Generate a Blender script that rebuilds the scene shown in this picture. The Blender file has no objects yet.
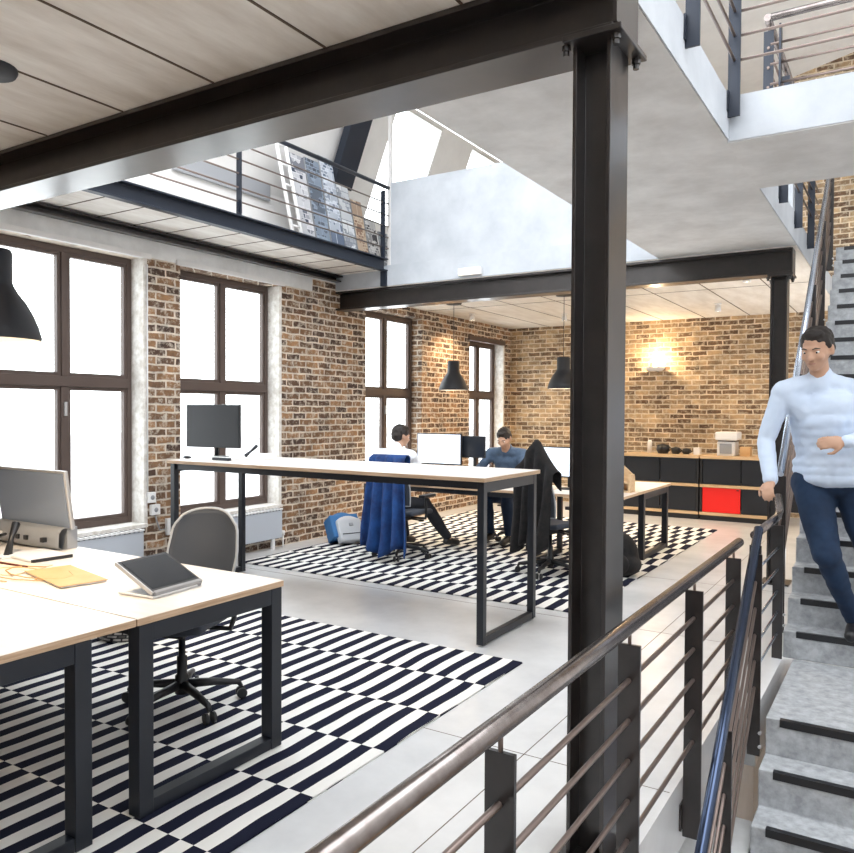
import bpy, bmesh, math, random
from mathutils import Vector, Matrix, Quaternion, noise
random.seed(7)
sc = bpy.context.scene
col = sc.collection
PI = math.pi
V = Vector

# ------------------------------------------------------------------ camera
cam_d = bpy.data.cameras.new('camera'); cam = bpy.data.objects.new('camera', cam_d); col.objects.link(cam)
yaw, pit, roll, fpx = 0.55965955, -0.02052873, 0.00532028, 767.87
F = V((-math.sin(yaw)*math.cos(pit), math.cos(yaw)*math.cos(pit), math.sin(pit)))
R = V((math.cos(yaw), math.sin(yaw), 0)); U = R.cross(F)
R2 = R*math.cos(roll)+U*math.sin(roll); U2 = U*math.cos(roll)-R*math.sin(roll)
mw = Matrix.Identity(4)
for i in range(3):
    mw[i][0] = R2[i]; mw[i][1] = U2[i]; mw[i][2] = -F[i]
mw[2][3] = 1.55
cam.matrix_world = mw
cam_d.sensor_width = 36; cam_d.lens = 36*fpx/854; cam_d.clip_start = 0.05; cam_d.clip_end = 200
sc.camera = cam

# ------------------------------------------------------------------ world, exposure
w = bpy.data.worlds.new('sky'); sc.world = w; w.use_nodes = True
bg = w.node_tree.nodes['Background']
bg.inputs[0].default_value = (0.93, 0.965, 1.0, 1); bg.inputs[1].default_value = 6.0
sc.view_settings.view_transform = 'Standard'; sc.view_settings.look = 'None'
sc.view_settings.gamma = 1; sc.view_settings.use_curve_mapping = False
sc.view_settings.exposure = 0.08
sc.cycles.use_denoising = True
sc.cycles.max_bounces = 8; sc.cycles.diffuse_bounces = 5; sc.cycles.glossy_bounces = 3
sc.cycles.transparent_max_bounces = 12; sc.cycles.sample_clamp_indirect = 6
sc.cycles.caustics_reflective = False; sc.cycles.caustics_refractive = False
# portals guide the sky light through the tall window openings
for y_, wd_ in ((3.99, 1.38), (5.8, 1.4), (8.81, 1.37), (11.56, 1.23)):
    l = bpy.data.lights.new('window_portal', 'AREA'); l.shape = 'RECTANGLE'; l.size = 2.45; l.size_y = wd_; l.cycles.is_portal = True
    o = bpy.data.objects.new('window_portal', l); col.objects.link(o); o.location = (-6.34, y_, 1.7); o.rotation_euler = (0, -PI/2, 0)
l = bpy.data.lights.new('rooflight_portal', 'AREA'); l.shape = 'RECTANGLE'; l.size = 8.6; l.size_y = 8.0; l.cycles.is_portal = True
o = bpy.data.objects.new('rooflight_portal', l); col.objects.link(o); o.location = (-1.3, 2.0, 6.7)

# ------------------------------------------------------------------ mesh helpers
class MB:
    def __init__(s): s.v = []; s.f = []; s.sm = []; s.mi = []
    def add(s, vs, fs, smooth=False, mi=0):
        b = len(s.v); s.v += [V(p) for p in vs]; s.f += [tuple(i+b for i in f) for f in fs]
        s.sm += [smooth]*len(fs); s.mi += [mi]*len(fs); return s
    def box(s, x0, y0, z0, x1, y1, z1, mi=0):
        if x0 > x1: x0, x1 = x1, x0
        if y0 > y1: y0, y1 = y1, y0
        if z0 > z1: z0, z1 = z1, z0
        vs = [(x0,y0,z0),(x1,y0,z0),(x1,y1,z0),(x0,y1,z0),(x0,y0,z1),(x1,y0,z1),(x1,y1,z1),(x0,y1,z1)]
        return s.add(vs, [(3,2,1,0),(4,5,6,7),(0,1,5,4),(1,2,6,5),(2,3,7,6),(3,0,4,7)], mi=mi)
    def obox(s, c, size, rot, mi=0):
        hx, hy, hz = size[0]/2, size[1]/2, size[2]/2; c = V(c)
        vs = [c + rot @ V((x,y,z)) for x,y,z in ((-hx,-hy,-hz),(hx,-hy,-hz),(hx,hy,-hz),(-hx,hy,-hz),(-hx,-hy,hz),(hx,-hy,hz),(hx,hy,hz),(-hx,hy,hz))]
        return s.add(vs, [(3,2,1,0),(4,5,6,7),(0,1,5,4),(1,2,6,5),(2,3,7,6),(3,0,4,7)], mi=mi)
    def tube(s, pts, r, seg=10, smooth=True, mi=0, cap=True):
        pts = [V(p) for p in pts]; n = len(pts); rs = r if isinstance(r, (list, tuple)) else [r]*n
        d0 = (pts[1]-pts[0]).normalized(); up = V((0,0,1)) if abs(d0.z) < .9 else V((1,0,0))
        a = d0.cross(up).normalized(); vs = []
        for i, p in enumerate(pts):
            if i == 0: d = pts[1]-pts[0]
            elif i == n-1: d = pts[-1]-pts[-2]
            else: d = (pts[i+1]-p).normalized()+(p-pts[i-1]).normalized()
            d.normalize(); a = (a-d*a.dot(d)).normalized(); b = d.cross(a)
            for k in range(seg):
                t = 2*PI*k/seg; vs.append(p+(a*math.cos(t)+b*math.sin(t))*rs[i])
        fs = []
        for i in range(n-1):
            for k in range(seg):
                k2 = (k+1) % seg; fs.append((i*seg+k, i*seg+k2, (i+1)*seg+k2, (i+1)*seg+k))
        s.add(vs, fs, smooth, mi)
        if cap:
            b = len(s.v)-n*seg
            s.f.append(tuple(b+k for k in reversed(range(seg)))); s.sm.append(False); s.mi.append(mi)
            s.f.append(tuple(b+(n-1)*seg+k for k in range(seg))); s.sm.append(False); s.mi.append(mi)
        return s
    def lathe(s, prof, c=(0,0,0), seg=28, smooth=True, mi=0):
        c = V(c); vs = []; n = len(prof)
        for r, z in prof:
            for k in range(seg):
                t = 2*PI*k/seg; vs.append(c+V((r*math.cos(t), r*math.sin(t), z)))
        fs = []
        for i in range(n-1):
            for k in range(seg):
                k2 = (k+1) % seg; fs.append((i*seg+k, i*seg+k2, (i+1)*seg+k2, (i+1)*seg+k))
        return s.add(vs, fs, smooth, mi)
    def prism(s, poly, axis, lo, hi, mi=0):
        def P(a, b, t): return {'x': (t,a,b), 'y': (a,t,b), 'z': (a,b,t)}[axis]
        n = len(poly); vs = [P(a,b,lo) for a,b in poly]+[P(a,b,hi) for a,b in poly]
        fs = [tuple(range(n)), tuple(reversed(range(n, 2*n)))]+[(i, i+n, (i+1) % n+n, (i+1) % n) for i in range(n)]
        return s.add(vs, fs, mi=mi)
    def sphere(s, c, r, seg=16, rot=None, mi=0):
        rx, ry, rz = r if isinstance(r, (tuple, list)) else (r, r, r); c = V(c); vs = []; rings = seg//2
        vs.append(V((0,0,rz)))
        for i in range(1, rings):
            a = PI*i/rings
            for k in range(seg):
                t = 2*PI*k/seg; vs.append(V((rx*math.sin(a)*math.cos(t), ry*math.sin(a)*math.sin(t), rz*math.cos(a))))
        vs.append(V((0,0,-rz)))
        fs = [(0, 1+k, 1+(k+1) % seg) for k in range(seg)]
        for i in range(rings-2):
            for k in range(seg):
                k2 = (k+1) % seg; fs.append((1+i*seg+k, 1+(i+1)*seg+k, 1+(i+1)*seg+k2, 1+i*seg+k2))
        L = len(vs)-1; o = 1+(rings-2)*seg
        fs += [(L, o+(k+1) % seg, o+k) for k in range(seg)]
        if rot: vs = [rot @ v for v in vs]
        return s.add([c+v for v in vs], fs, True, mi)
    def surf(s, fn, nu, nv, smooth=True, mi=0):
        vs = [fn(i/nu, j/nv) for i in range(nu+1) for j in range(nv+1)]
        fs = [(i*(nv+1)+j, (i+1)*(nv+1)+j, (i+1)*(nv+1)+j+1, i*(nv+1)+j+1) for i in range(nu) for j in range(nv)]
        return s.add(vs, fs, smooth, mi)

INV = {}
def root(name, label, cat, loc=(0,0,0), rz=0, group=None):
    o = bpy.data.objects.new(name, None); col.objects.link(o); o.empty_display_size = .1
    o.location = loc; o.rotation_euler = (0,0,rz); tag(o, label, cat, group)
    INV[o.name] = (Matrix.Translation(V(loc)) @ Matrix.Rotation(rz, 4, 'Z')).inverted()
    return o
def tag(o, label, cat, group=None):
    o['label'] = label; o['category'] = cat
    if group: o['group'] = group
    return o
def link_mesh(name, mesh, mat, parent=None):
    o = bpy.data.objects.new(name, mesh); col.objects.link(o)
    for m in (mat if isinstance(mat, (list, tuple)) else [mat]): mesh.materials.append(m)
    if parent is not None:
        o.parent = parent; p = parent
        while p.name not in INV: p = p.parent
        mesh.transform(INV[p.name])
        if parent is not p: mesh.transform(Matrix.Identity(4))
    else:
        vs = [v.co for v in mesh.vertices]
        c = V(((min(v.x for v in vs)+max(v.x for v in vs))/2, (min(v.y for v in vs)+max(v.y for v in vs))/2, min(v.z for v in vs)))
        mesh.transform(Matrix.Translation(-c)); o.location = c
        INV[o.name] = Matrix.Translation(-c)
    return o
def build(name, mb, mat, parent=None, bevel=0, solid=0, subd=0, local=False):
    me = bpy.data.meshes.new(name); me.from_pydata([tuple(v) for v in mb.v], [], mb.f)
    me.polygons.foreach_set('use_smooth', mb.sm); me.polygons.foreach_set('material_index', mb.mi)
    bm = bmesh.new(); bm.from_mesh(me); bmesh.ops.recalc_face_normals(bm, faces=bm.faces); bm.to_mesh(me); bm.free()
    me.update()
    o = link_mesh(name, me, mat, parent)
    if solid:
        m = o.modifiers.new('solid', 'SOLIDIFY'); m.thickness = solid; m.offset = 0
    if bevel:
        m = o.modifiers.new('bevel', 'BEVEL'); m.width = bevel; m.segments = 2; m.limit_method = 'ANGLE'
    if subd:
        m = o.modifiers.new('subd', 'SUBSURF'); m.levels = subd; m.render_levels = subd
    return o
def struct(name, mb, mat, bevel=0):
    o = build(name, mb, mat, None, bevel); o['kind'] = 'structure'; return o
def kids(o): return [c for c in bpy.data.objects if c.parent is o]
def copy_tree(o, parent=None):
    c = o.copy(); col.objects.link(c)
    if parent is not None: c.parent = parent
    for k in kids(o): copy_tree(k, c)
    return c
def place(o, loc, rz, label, group=None):
    o.location = loc; o.rotation_euler = (0,0,rz); o['label'] = label
    if group: o['group'] = group
    return o

# ------------------------------------------------------------------ materials
def mat(name, c, rough=.5, metal=0, c2=None, scale=8, bump=0, spec=None, emit=0, detail=6, stretch=None, lo=.35, hi=.65):
    m = bpy.data.materials.new(name); m.use_nodes = True; nt = m.node_tree; b = nt.nodes['Principled BSDF']
    b.inputs['Base Color'].default_value = (*c, 1); b.inputs['Roughness'].default_value = rough; b.inputs['Metallic'].default_value = metal
    if spec is not None: b.inputs['Specular IOR Level'].default_value = spec
    if emit:
        b.inputs['Emission Color'].default_value = (*c, 1); b.inputs['Emission Strength'].default_value = emit
    if c2 or bump:
        tc = nt.nodes.new('ShaderNodeNewGeometry'); mp = nt.nodes.new('ShaderNodeMapping')
        nt.links.new(tc.outputs['Position'], mp.inputs['Vector'])
        if stretch: mp.inputs['Scale'].default_value = stretch
        n = nt.nodes.new('ShaderNodeTexNoise'); n.inputs['Scale'].default_value = scale; n.inputs['Detail'].default_value = detail
        n.inputs['Roughness'].default_value = .62
        nt.links.new(mp.outputs[0], n.inputs['Vector'])
        if c2:
            r = nt.nodes.new('ShaderNodeValToRGB'); r.color_ramp.elements[0].position = lo; r.color_ramp.elements[1].position = hi
            r.color_ramp.elements[0].color = (*c, 1); r.color_ramp.elements[1].color = (*c2, 1)
            nt.links.new(n.outputs['Fac'], r.inputs['Fac']); nt.links.new(r.outputs[0], b.inputs['Base Color'])
        if bump:
            bp = nt.nodes.new('ShaderNodeBump'); bp.inputs['Strength'].default_value = bump; bp.inputs['Distance'].default_value = .01
            nt.links.new(n.outputs['Fac'], bp.inputs['Height']); nt.links.new(bp.outputs[0], b.inputs['Normal'])
    return m
def brick_mat(name, ca, cb, mortar, wash=.25, bw=.225, rh=.076):
    m = bpy.data.materials.new(name); m.use_nodes = True; nt = m.node_tree; N = nt.nodes; L = nt.links; b = N['Principled BSDF']
    b.inputs['Roughness'].default_value = .85
    g = N.new('ShaderNodeNewGeometry'); sx = N.new('ShaderNodeSeparateXYZ'); L.new(g.outputs['Position'], sx.inputs[0])
    ad = N.new('ShaderNodeMath'); ad.operation = 'ADD'; L.new(sx.outputs[0], ad.inputs[0]); L.new(sx.outputs[1], ad.inputs[1])
    cx = N.new('ShaderNodeCombineXYZ'); L.new(ad.outputs[0], cx.inputs[0]); L.new(sx.outputs[2], cx.inputs[1])
    nd = N.new('ShaderNodeTexNoise'); nd.inputs['Scale'].default_value = 7; nd.inputs['Detail'].default_value = 3; L.new(g.outputs['Position'], nd.inputs['Vector'])
    sb = N.new('ShaderNodeVectorMath'); sb.operation = 'SUBTRACT'; sb.inputs[1].default_value = (.5,.5,.5); L.new(nd.outputs['Color'], sb.inputs[0])
    sca = N.new('ShaderNodeVectorMath'); sca.operation = 'SCALE'; sca.inputs['Scale'].default_value = .032; L.new(sb.outputs[0], sca.inputs[0])
    av = N.new('ShaderNodeVectorMath'); av.operation = 'ADD'; L.new(cx.outputs[0], av.inputs[0]); L.new(sca.outputs[0], av.inputs[1])
    bt = N.new('ShaderNodeTexBrick'); bt.inputs['Scale'].default_value = 1; bt.inputs['Brick Width'].default_value = bw; bt.inputs['Row Height'].default_value = rh
    bt.inputs['Mortar Size'].default_value = .0105; bt.inputs['Mortar Smooth'].default_value = .25; bt.inputs['Bias'].default_value = -.15
    bt.inputs['Color1'].default_value = (*ca, 1); bt.inputs['Color2'].default_value = (*cb, 1); bt.inputs['Mortar'].default_value = (*mortar, 1)
    L.new(av.outputs[0], bt.inputs['Vector'])
    n2 = N.new('ShaderNodeTexNoise'); n2.inputs['Scale'].default_value = 5; n2.inputs['Detail'].default_value = 8; n2.inputs['Roughness'].default_value = .7; L.new(g.outputs['Position'], n2.inputs['Vector'])
    r2 = N.new('ShaderNodeValToRGB'); r2.color_ramp.elements[0].position = .3; r2.color_ramp.elements[1].position = .75
    r2.color_ramp.elements[0].color = (.55,.55,.58,1); r2.color_ramp.elements[1].color = (1.55,1.5,1.45,1); L.new(n2.outputs['Fac'], r2.inputs[0])
    mx = N.new('ShaderNodeMix'); mx.data_type = 'RGBA'; mx.blend_type = 'MULTIPLY'; mx.inputs[0].default_value = 1
    L.new(bt.outputs['Color'], mx.inputs[6]); L.new(r2.outputs[0], mx.inputs[7])
    n3 = N.new('ShaderNodeTexNoise'); n3.inputs['Scale'].default_value = 16; n3.inputs['Detail'].default_value = 6; n3.inputs['Roughness'].default_value = .75; L.new(g.outputs['Position'], n3.inputs['Vector'])
    r3 = N.new('ShaderNodeValToRGB'); r3.color_ramp.elements[0].position = .50; r3.color_ramp.elements[1].position = .62
    r3.color_ramp.elements[0].color = (0,0,0,1); r3.color_ramp.elements[1].color = (wash,wash,wash,1); L.new(n3.outputs['Fac'], r3.inputs[0])
    m2 = N.new('ShaderNodeMix'); m2.data_type = 'RGBA'; L.new(r3.outputs[0], m2.inputs[0]); L.new(mx.outputs[2], m2.inputs[6]); m2.inputs[7].default_value = (*mortar, 1)
    L.new(m2.outputs[2], b.inputs['Base Color'])
    bp = N.new('ShaderNodeBump'); bp.inputs['Strength'].default_value = .8; bp.inputs['Distance'].default_value = .012; bp.invert = True
    L.new(bt.outputs['Fac'], bp.inputs['Height']); L.new(bp.outputs[0], b.inputs['Normal'])
    return m
def rug_mat(name, x0, y0, sw, sl):
    m = bpy.data.materials.new(name); m.use_nodes = True; nt = m.node_tree; N = nt.nodes; L = nt.links; b = N['Principled BSDF']
    b.inputs['Roughness'].default_value = .95; b.inputs['Specular IOR Level'].default_value = .1
    g = N.new('ShaderNodeNewGeometry'); nz = N.new('ShaderNodeTexNoise'); nz.inputs['Scale'].default_value = 1.6; nz.inputs['Detail'].default_value = 2
    L.new(g.outputs['Position'], nz.inputs['Vector'])
    sx = N.new('ShaderNodeSeparateXYZ'); L.new(g.outputs['Position'], sx.inputs[0])
    def M(op, a, b_=None):
        n = N.new('ShaderNodeMath'); n.operation = op
        for i, v in enumerate((a, b_)):
            if v is None: continue
            if isinstance(v, (int, float)): n.inputs[i].default_value = v
            else: L.new(v, n.inputs[i])
        return n.outputs[0]
    wob = M('MULTIPLY', M('SUBTRACT', nz.outputs['Fac'], .5), .06)
    xa = M('FLOOR', M('DIVIDE', M('ADD', M('SUBTRACT', sx.outputs[0], x0), wob), sw))
    ya = M('FLOOR', M('DIVIDE', M('SUBTRACT', sx.outputs[1], y0), sl))
    par = M('FLOORED_MODULO', M('ADD', xa, ya), 2.0)
    r = N.new('ShaderNodeMix'); r.data_type = 'RGBA'; L.new(par, r.inputs[0])
    r.inputs[6].default_value = (.012,.014,.03,1); r.inputs[7].default_value = (.80,.79,.76,1); L.new(r.outputs[2], b.inputs['Base Color'])
    n2 = N.new('ShaderNodeTexNoise'); n2.inputs['Scale'].default_value = 260; L.new(g.outputs['Position'], n2.inputs['Vector'])
    bp = N.new('ShaderNodeBump'); bp.inputs['Strength'].default_value = .3; bp.inputs['Distance'].default_value = .004; L.new(n2.outputs['Fac'], bp.inputs['Height']); L.new(bp.outputs[0], b.inputs['Normal'])
    return m
def glass_mat():
    m = bpy.data.materials.new('window_glass'); m.use_nodes = True; nt = m.node_tree; N = nt.nodes; L = nt.links
    N.remove(N['Principled BSDF']); t = N.new('ShaderNodeBsdfTransparent'); g = N.new('ShaderNodeBsdfGlossy'); g.inputs['Roughness'].default_value = .02
    t.inputs[0].default_value = (.97,.985,.98,1)
    lw = N.new('ShaderNodeLayerWeight'); lw.inputs['Blend'].default_value = .12; mx = N.new('ShaderNodeMixShader')
    L.new(lw.outputs['Facing'], mx.inputs[0]); L.new(t.outputs[0], mx.inputs[1]); L.new(g.outputs[0], mx.inputs[2]); L.new(mx.outputs[0], N['Material Output'].inputs[0])
    return m
def page_mat(name, base, ink, scale, seed):
    m = bpy.data.materials.new(name); m.use_nodes = True; nt = m.node_tree; N = nt.nodes; L = nt.links; b = N['Principled BSDF']
    g = N.new('ShaderNodeTexCoord'); sp = N.new('ShaderNodeSeparateXYZ'); L.new(g.outputs['Object'], sp.inputs[0])
    cb = N.new('ShaderNodeCombineXYZ'); L.new(sp.outputs[1], cb.inputs[0]); L.new(sp.outputs[2], cb.inputs[1])
    mp = N.new('ShaderNodeMapping'); mp.inputs['Location'].default_value = (seed, seed*.7, 0); L.new(cb.outputs[0], mp.inputs[0])
    cols = []
    for k, (w_, h_) in enumerate(((.11, .16), (.035, .022))):
        t = N.new('ShaderNodeTexBrick'); t.inputs['Scale'].default_value = 1; t.inputs['Brick Width'].default_value = w_*9/scale**.5/1.2; t.inputs['Row Height'].default_value = h_*9/scale**.5/1.2
        t.inputs['Mortar Size'].default_value = .004; t.inputs['Bias'].default_value = .1
        t.inputs['Color1'].default_value = (*base, 1); t.inputs['Color2'].default_value = (*ink, 1); t.inputs['Mortar'].default_value = (*base, 1)
        L.new(mp.outputs[0], t.inputs['Vector']); cols.append(t)
    mx = N.new('ShaderNodeMix'); mx.data_type = 'RGBA'; nz = N.new('ShaderNodeTexNoise'); nz.inputs['Scale'].default_value = 5; L.new(mp.outputs[0], nz.inputs['Vector'])
    r = N.new('ShaderNodeValToRGB'); r.color_ramp.interpolation = 'CONSTANT'; r.color_ramp.elements[1].position = .5; L.new(nz.outputs['Fac'], r.inputs[0])
    L.new(r.outputs[0], mx.inputs[0]); L.new(cols[0].outputs['Color'], mx.inputs[6]); L.new(cols[1].outputs['Color'], mx.inputs[7]); L.new(mx.outputs[2], b.inputs['Base Color'])
    b.inputs['Roughness'].default_value = .6
    return m

M_ = {}
M_['concrete'] = mat('pale_concrete', (.56,.56,.555), .7, c2=(.71,.715,.715), scale=3.2, bump=.15, detail=9)
M_['concrete_white'] = mat('whitewashed_concrete', (.42,.45,.49), .75, c2=(.52,.55,.59), scale=2.5, bump=.08)
M_['planks'] = mat('ceiling_plank', (.60,.555,.51), .7, c2=(.80,.775,.74), scale=3, bump=.1, stretch=(2.2,.5,1), detail=9)
M_['floor'] = mat('polished_screed', (.56,.57,.585), .27, c2=(.70,.71,.72), scale=1.3, bump=.03, detail=8)
M_['stair'] = mat('cast_concrete', (.28,.29,.305), .75, c2=(.46,.48,.50), scale=18, bump=.35, detail=10)
M_['plaster'] = mat('white_plaster', (.66,.65,.64), .8, c2=(.72,.71,.70), scale=3)
M_['reveal'] = mat('worn_plaster', (.58,.54,.49), .85, c2=(.84,.82,.79), scale=14, bump=.4)
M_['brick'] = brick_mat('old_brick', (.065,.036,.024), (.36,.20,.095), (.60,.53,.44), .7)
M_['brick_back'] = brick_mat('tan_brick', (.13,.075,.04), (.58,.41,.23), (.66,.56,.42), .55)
M_['steel'] = mat('dark_painted_steel', (.008,.005,.005), .40, c2=(.020,.014,.013), scale=5, metal=.3, bump=.02)
_b = M_['steel'].node_tree.nodes['Principled BSDF']; _b.inputs['Coat Weight'].default_value = .8; _b.inputs['Coat IOR'].default_value = 1.55; _b.inputs['Coat Roughness'].default_value = .24
M_['steel_blue'] = mat('blue_grey_steel', (.016,.022,.036), .42, metal=.25)
M_['handrail'] = mat('brushed_dark_handrail', (.20,.17,.16), .24, metal=.9, c2=(.28,.25,.24), scale=20)
M_['rail_blue'] = mat('blue_steel_handrail', (.05,.07,.12), .2, metal=.8)
M_['bar'] = mat('thin_bar_steel', (.22,.17,.15), .35, metal=.7)
M_['chrome'] = mat('satin_steel', (.50,.56,.66), .25, metal=.9)
M_['frame'] = mat('brown_window_frame', (.09,.062,.052), .5)
M_['glass'] = glass_mat()
M_['black'] = mat('black_plastic', (.012,.013,.016), .45)
M_['dark'] = mat('charcoal_powder_coat', (.010,.013,.020), .42)
M_['mesh'] = mat('chair_mesh', (.045,.055,.075), .6)
M_['rim'] = mat('grey_rim', (.45,.47,.50), .35)
M_['desk'] = mat('pale_birch_laminate', (.76,.70,.64), .35, c2=(.84,.80,.76), scale=2.5, stretch=(.6,6,1))
M_['edge'] = mat('birch_ply_edge', (.42,.27,.16), .5, c2=(.60,.43,.29), scale=30, stretch=(.2,.2,4))
M_['wood'] = mat('light_oak', (.55,.37,.20), .5, c2=(.70,.51,.31), scale=8, stretch=(.5,5,5))
M_['white'] = mat('white_plastic', (.80,.80,.80), .4)
M_['grey'] = mat('grey_plastic', (.30,.31,.33), .4)
M_['silver'] = mat('silver_aluminium', (.55,.55,.56), .3, metal=.6)
M_['radiator'] = mat('radiator_enamel', (.50,.54,.60), .5)
M_['screen'] = mat('dark_glass_screen', (.02,.024,.032), .12)
M_['screen_off'] = mat('reflective_blue_grey_screen', (.20,.24,.31), .22, spec=.8)
M_['lit'] = mat('lit_white_screen', (.80,.88,1.0), .3, emit=.8)
M_['red'] = mat('bright_red_panel', (.85,.012,.008), .45)
M_['paper'] = mat('white_paper', (.82,.82,.80), .7)
M_['tan'] = mat('tan_card_cover', (.58,.35,.16), .6, c2=(.64,.41,.20), scale=10)
M_['bulb'] = mat('glowing_bulb', (1.0,.78,.5), .3, emit=14)
M_['lampblack'] = mat('matt_black_shade', (.02,.022,.028), .5)
M_['lampin'] = mat('white_shade_lining', (.85,.83,.80), .5)
M_['skin'] = mat('skin', (.52,.31,.21), .55)
M_['hair'] = mat('dark_hair', (.016,.011,.009), .6)
M_['shirt_blue'] = mat('pale_blue_shirt', (.56,.66,.82), .85, c2=(.62,.72,.87), scale=6)
M_['shirt_white'] = mat('white_shirt', (.80,.83,.88), .85)
M_['shirt_navy'] = mat('blue_grey_shirt', (.055,.09,.15), .85, c2=(.09,.14,.22), scale=10)
M_['jeans'] = mat('navy_trousers', (.004,.016,.045), .85, c2=(.007,.027,.07), scale=9)
M_['trouser'] = mat('dark_trousers', (.012,.014,.02), .85)
M_['jacket'] = mat('cobalt_blue_cloth', (.004,.022,.10), .8, c2=(.008,.062,.23), scale=6)
M_['coat'] = mat('black_cloth', (.005,.005,.006), .95, c2=(.013,.011,.011), scale=20, bump=.5)
M_['pack_blue'] = mat('blue_nylon', (.03,.14,.34), .7)
M_['pack_grey'] = mat('grey_canvas', (.50,.52,.55), .8)
M_['shoe'] = mat('black_leather', (.012,.012,.014), .4)
M_['ext'] = mat('pale_facade', (.85,.86,.88), .8, c2=(.92,.92,.92), scale=1)
M_['extline'] = mat('facade_groove', (.62,.63,.66), .8)
M_['joint'] = mat('dark_joint', (.10,.07,.05), .9)
M_['rug1'] = rug_mat('striped_rug_near', -1.985, 4.29-0.49*20, .067, .49)
M_['rug2'] = rug_mat('striped_rug_far', -2.10, 5.57, .075, .36)

# ------------------------------------------------------------------ structure
WX, WI, WO = -6.05, -6.25, -6.32          # wall face, window plane, outside face
YB, ZC, ZU = 12.45, 3.02, 3.27            # back wall, soffit level, upper floor level
m = MB(); m.box(WO, -2, -.30, -.79, 4.28, 0); m.box(WO, 4.28, -.30, -.65, YB, 0)
struct('floor', m, M_['floor'])
m = MB()
for y in (1.35, 3.15, 5.42, 7.2): m.box(-6.05, y, 0, -.80, y+.004, .0008)
for x in (-1.45,): m.box(x, -2, 0, x+.004, 10, .0008)
struct('floor_joint', m, M_['joint'])

wins = [(3.30, 4.68, .47, 2.96), (5.10, 6.50, .47, 2.95), (8.13, 9.50, .47, 2.90), (10.95, 12.18, .47, 2.72)]
m = MB()
ys = [-2.0]
for a, b, z0, z1 in wins:
    m.box(WO, ys[-1], 0, WX, a, 3.12); m.box(WO, a, 0, WX, b, z0); m.box(WO, a, z1, WX, b, 3.12); ys.append(b)
m.box(WO, ys[-1], 0, WX, YB+.3, 3.12)
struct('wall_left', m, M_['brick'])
# plaster reveals lining the far jambs, sills and lintels
for i, (a, b, z0, z1) in enumerate(wins):
    m = MB(); m.box(WI, b-.012, z0, WX+.004, b+.03, z1) if i != 2 else None
    m.box(WI-.1, a, z0-.02, WX+.05, b, z0+.012)
    struct('window_%d_reveal' % (i+1), m, M_['reveal'])
m = MB(); m.box(WO, -2, 3.12, WX+.012, 7.5, 3.24)
m.box(WX-.02, -2, 2.97, WX+.012, 7.05, 3.12)
struct('trim_lintel_band', m, M_['concrete'])
m = MB(); m.box(WX, -2, 3.13, WX+.10, 7.5, 3.145); m.box(WX, -2, 3.145, WX+.02, 7.5, 3.20); m.box(WX, -2, 3.185, WX+.13, 7.5, 3.20)
struct('trim_wall_angle', m, M_['steel'])
for i, (a, b) in enumerate(((3.30, 4.68), (5.10, 6.50))):
    m = MB(); m.box(WX-.02, a-.06, 2.955, WX+.03, b+.06, 3.0); struct('window_%d_head' % (i+1), m, M_['plaster'])

def window(i, a, b, z0, z1, trans, arch=0):
    fr = MB(); x0, x1 = WI-.035, WI+.03; t = .055
    fr.box(x0, a, z0, x1, a+t, z1); fr.box(x0, b-t, z0, x1, b, z1)
    fr.box(x0, a+t, z1-t, x1, b-t, z1); fr.box(x0, a+t, z0, x1, b-t, z0+t*1.3)
    fr.box(x0-.005, a+t, trans-.045, x1+.012, b-t, trans+.045)
    c = (a+b)/2
    fr.box(x0, c-.035, z0+t, x1+.004, c+.035, trans-.045); fr.box(x0, c-.028, trans+.045, x1+.004, c+.028, z1-t)
    o = struct('window_%d' % i, fr, M_['frame'], .004)
    sash = MB()
    for (ya, yb) in ((a+t, c-.03), (c+.03, b-t)):
        for (za, zb) in ((z0+t*1.3, trans-.045), (trans+.045, z1-t)):
            s = .032
            for q in ((ya, za, ya+s, zb), (yb-s, za, yb, zb), (ya+s, za, yb-s, za+s), (ya+s, zb-s, yb-s, zb)):
                sash.box(WI-.028, q[0], q[1], WI+.02, q[2], q[3])
            p = MB(); p.box(WI-.004, ya+s, za+s, WI, yb-s, zb-s)
            g = build('pane', p, M_['glass'], o)
    so = build('sash', sash, M_['frame'], o)
    h = MB(); h.box(WI+.03, c-.012, trans-.30, WI+.05, c+.012, trans-.18); build('window_handle', h, M_['silver'], o)
for i, (wd, tr) in enumerate(zip(wins, (1.79, 1.79, 1.80, 1.82))): window(i+1, *wd, tr)
# dark timber lintel and brick arch over the small far window
m = MB(); m.box(WX-.04, 10.90, 2.70, WX+.02, 12.22, 2.78); struct('trim_far_lintel', m, M_['frame'])

m = MB(); m.box(WO, YB, -.3, 4.0, YB+.3, 4.0)
pts = [(-6.05,4.0),(4.0,4.0),(4.0,6.0),(2.0,7.0),(-.7,6.5),(-2.1,6.18),(-5.5,5.45),(-6.05,4.0)]
m.prism([(-6.05,4.0),(4.0,4.0),(4.0,6.57),(2.0,7.27),(-5.46,5.55)], 'y', YB, YB+.3)
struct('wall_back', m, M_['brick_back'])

# plank soffit above the first beam, joints run away from the camera
m = MB(); xs_ = [-6.45]
js = [-4.63, -3.98, -3.335, -2.69, -2.04, -1.40, -.76]
m.box(-6.45, -2, 3.032, -.76, 2.69, 3.27)
struct('ceiling_planks', m, M_['planks'])
m = MB()
for x in js[:-1]: m.box(x-.006, -2, 3.028, x+.006, 2.455, 3.033)
struct('ceiling_plank_joint', m, M_['joint'])
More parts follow.
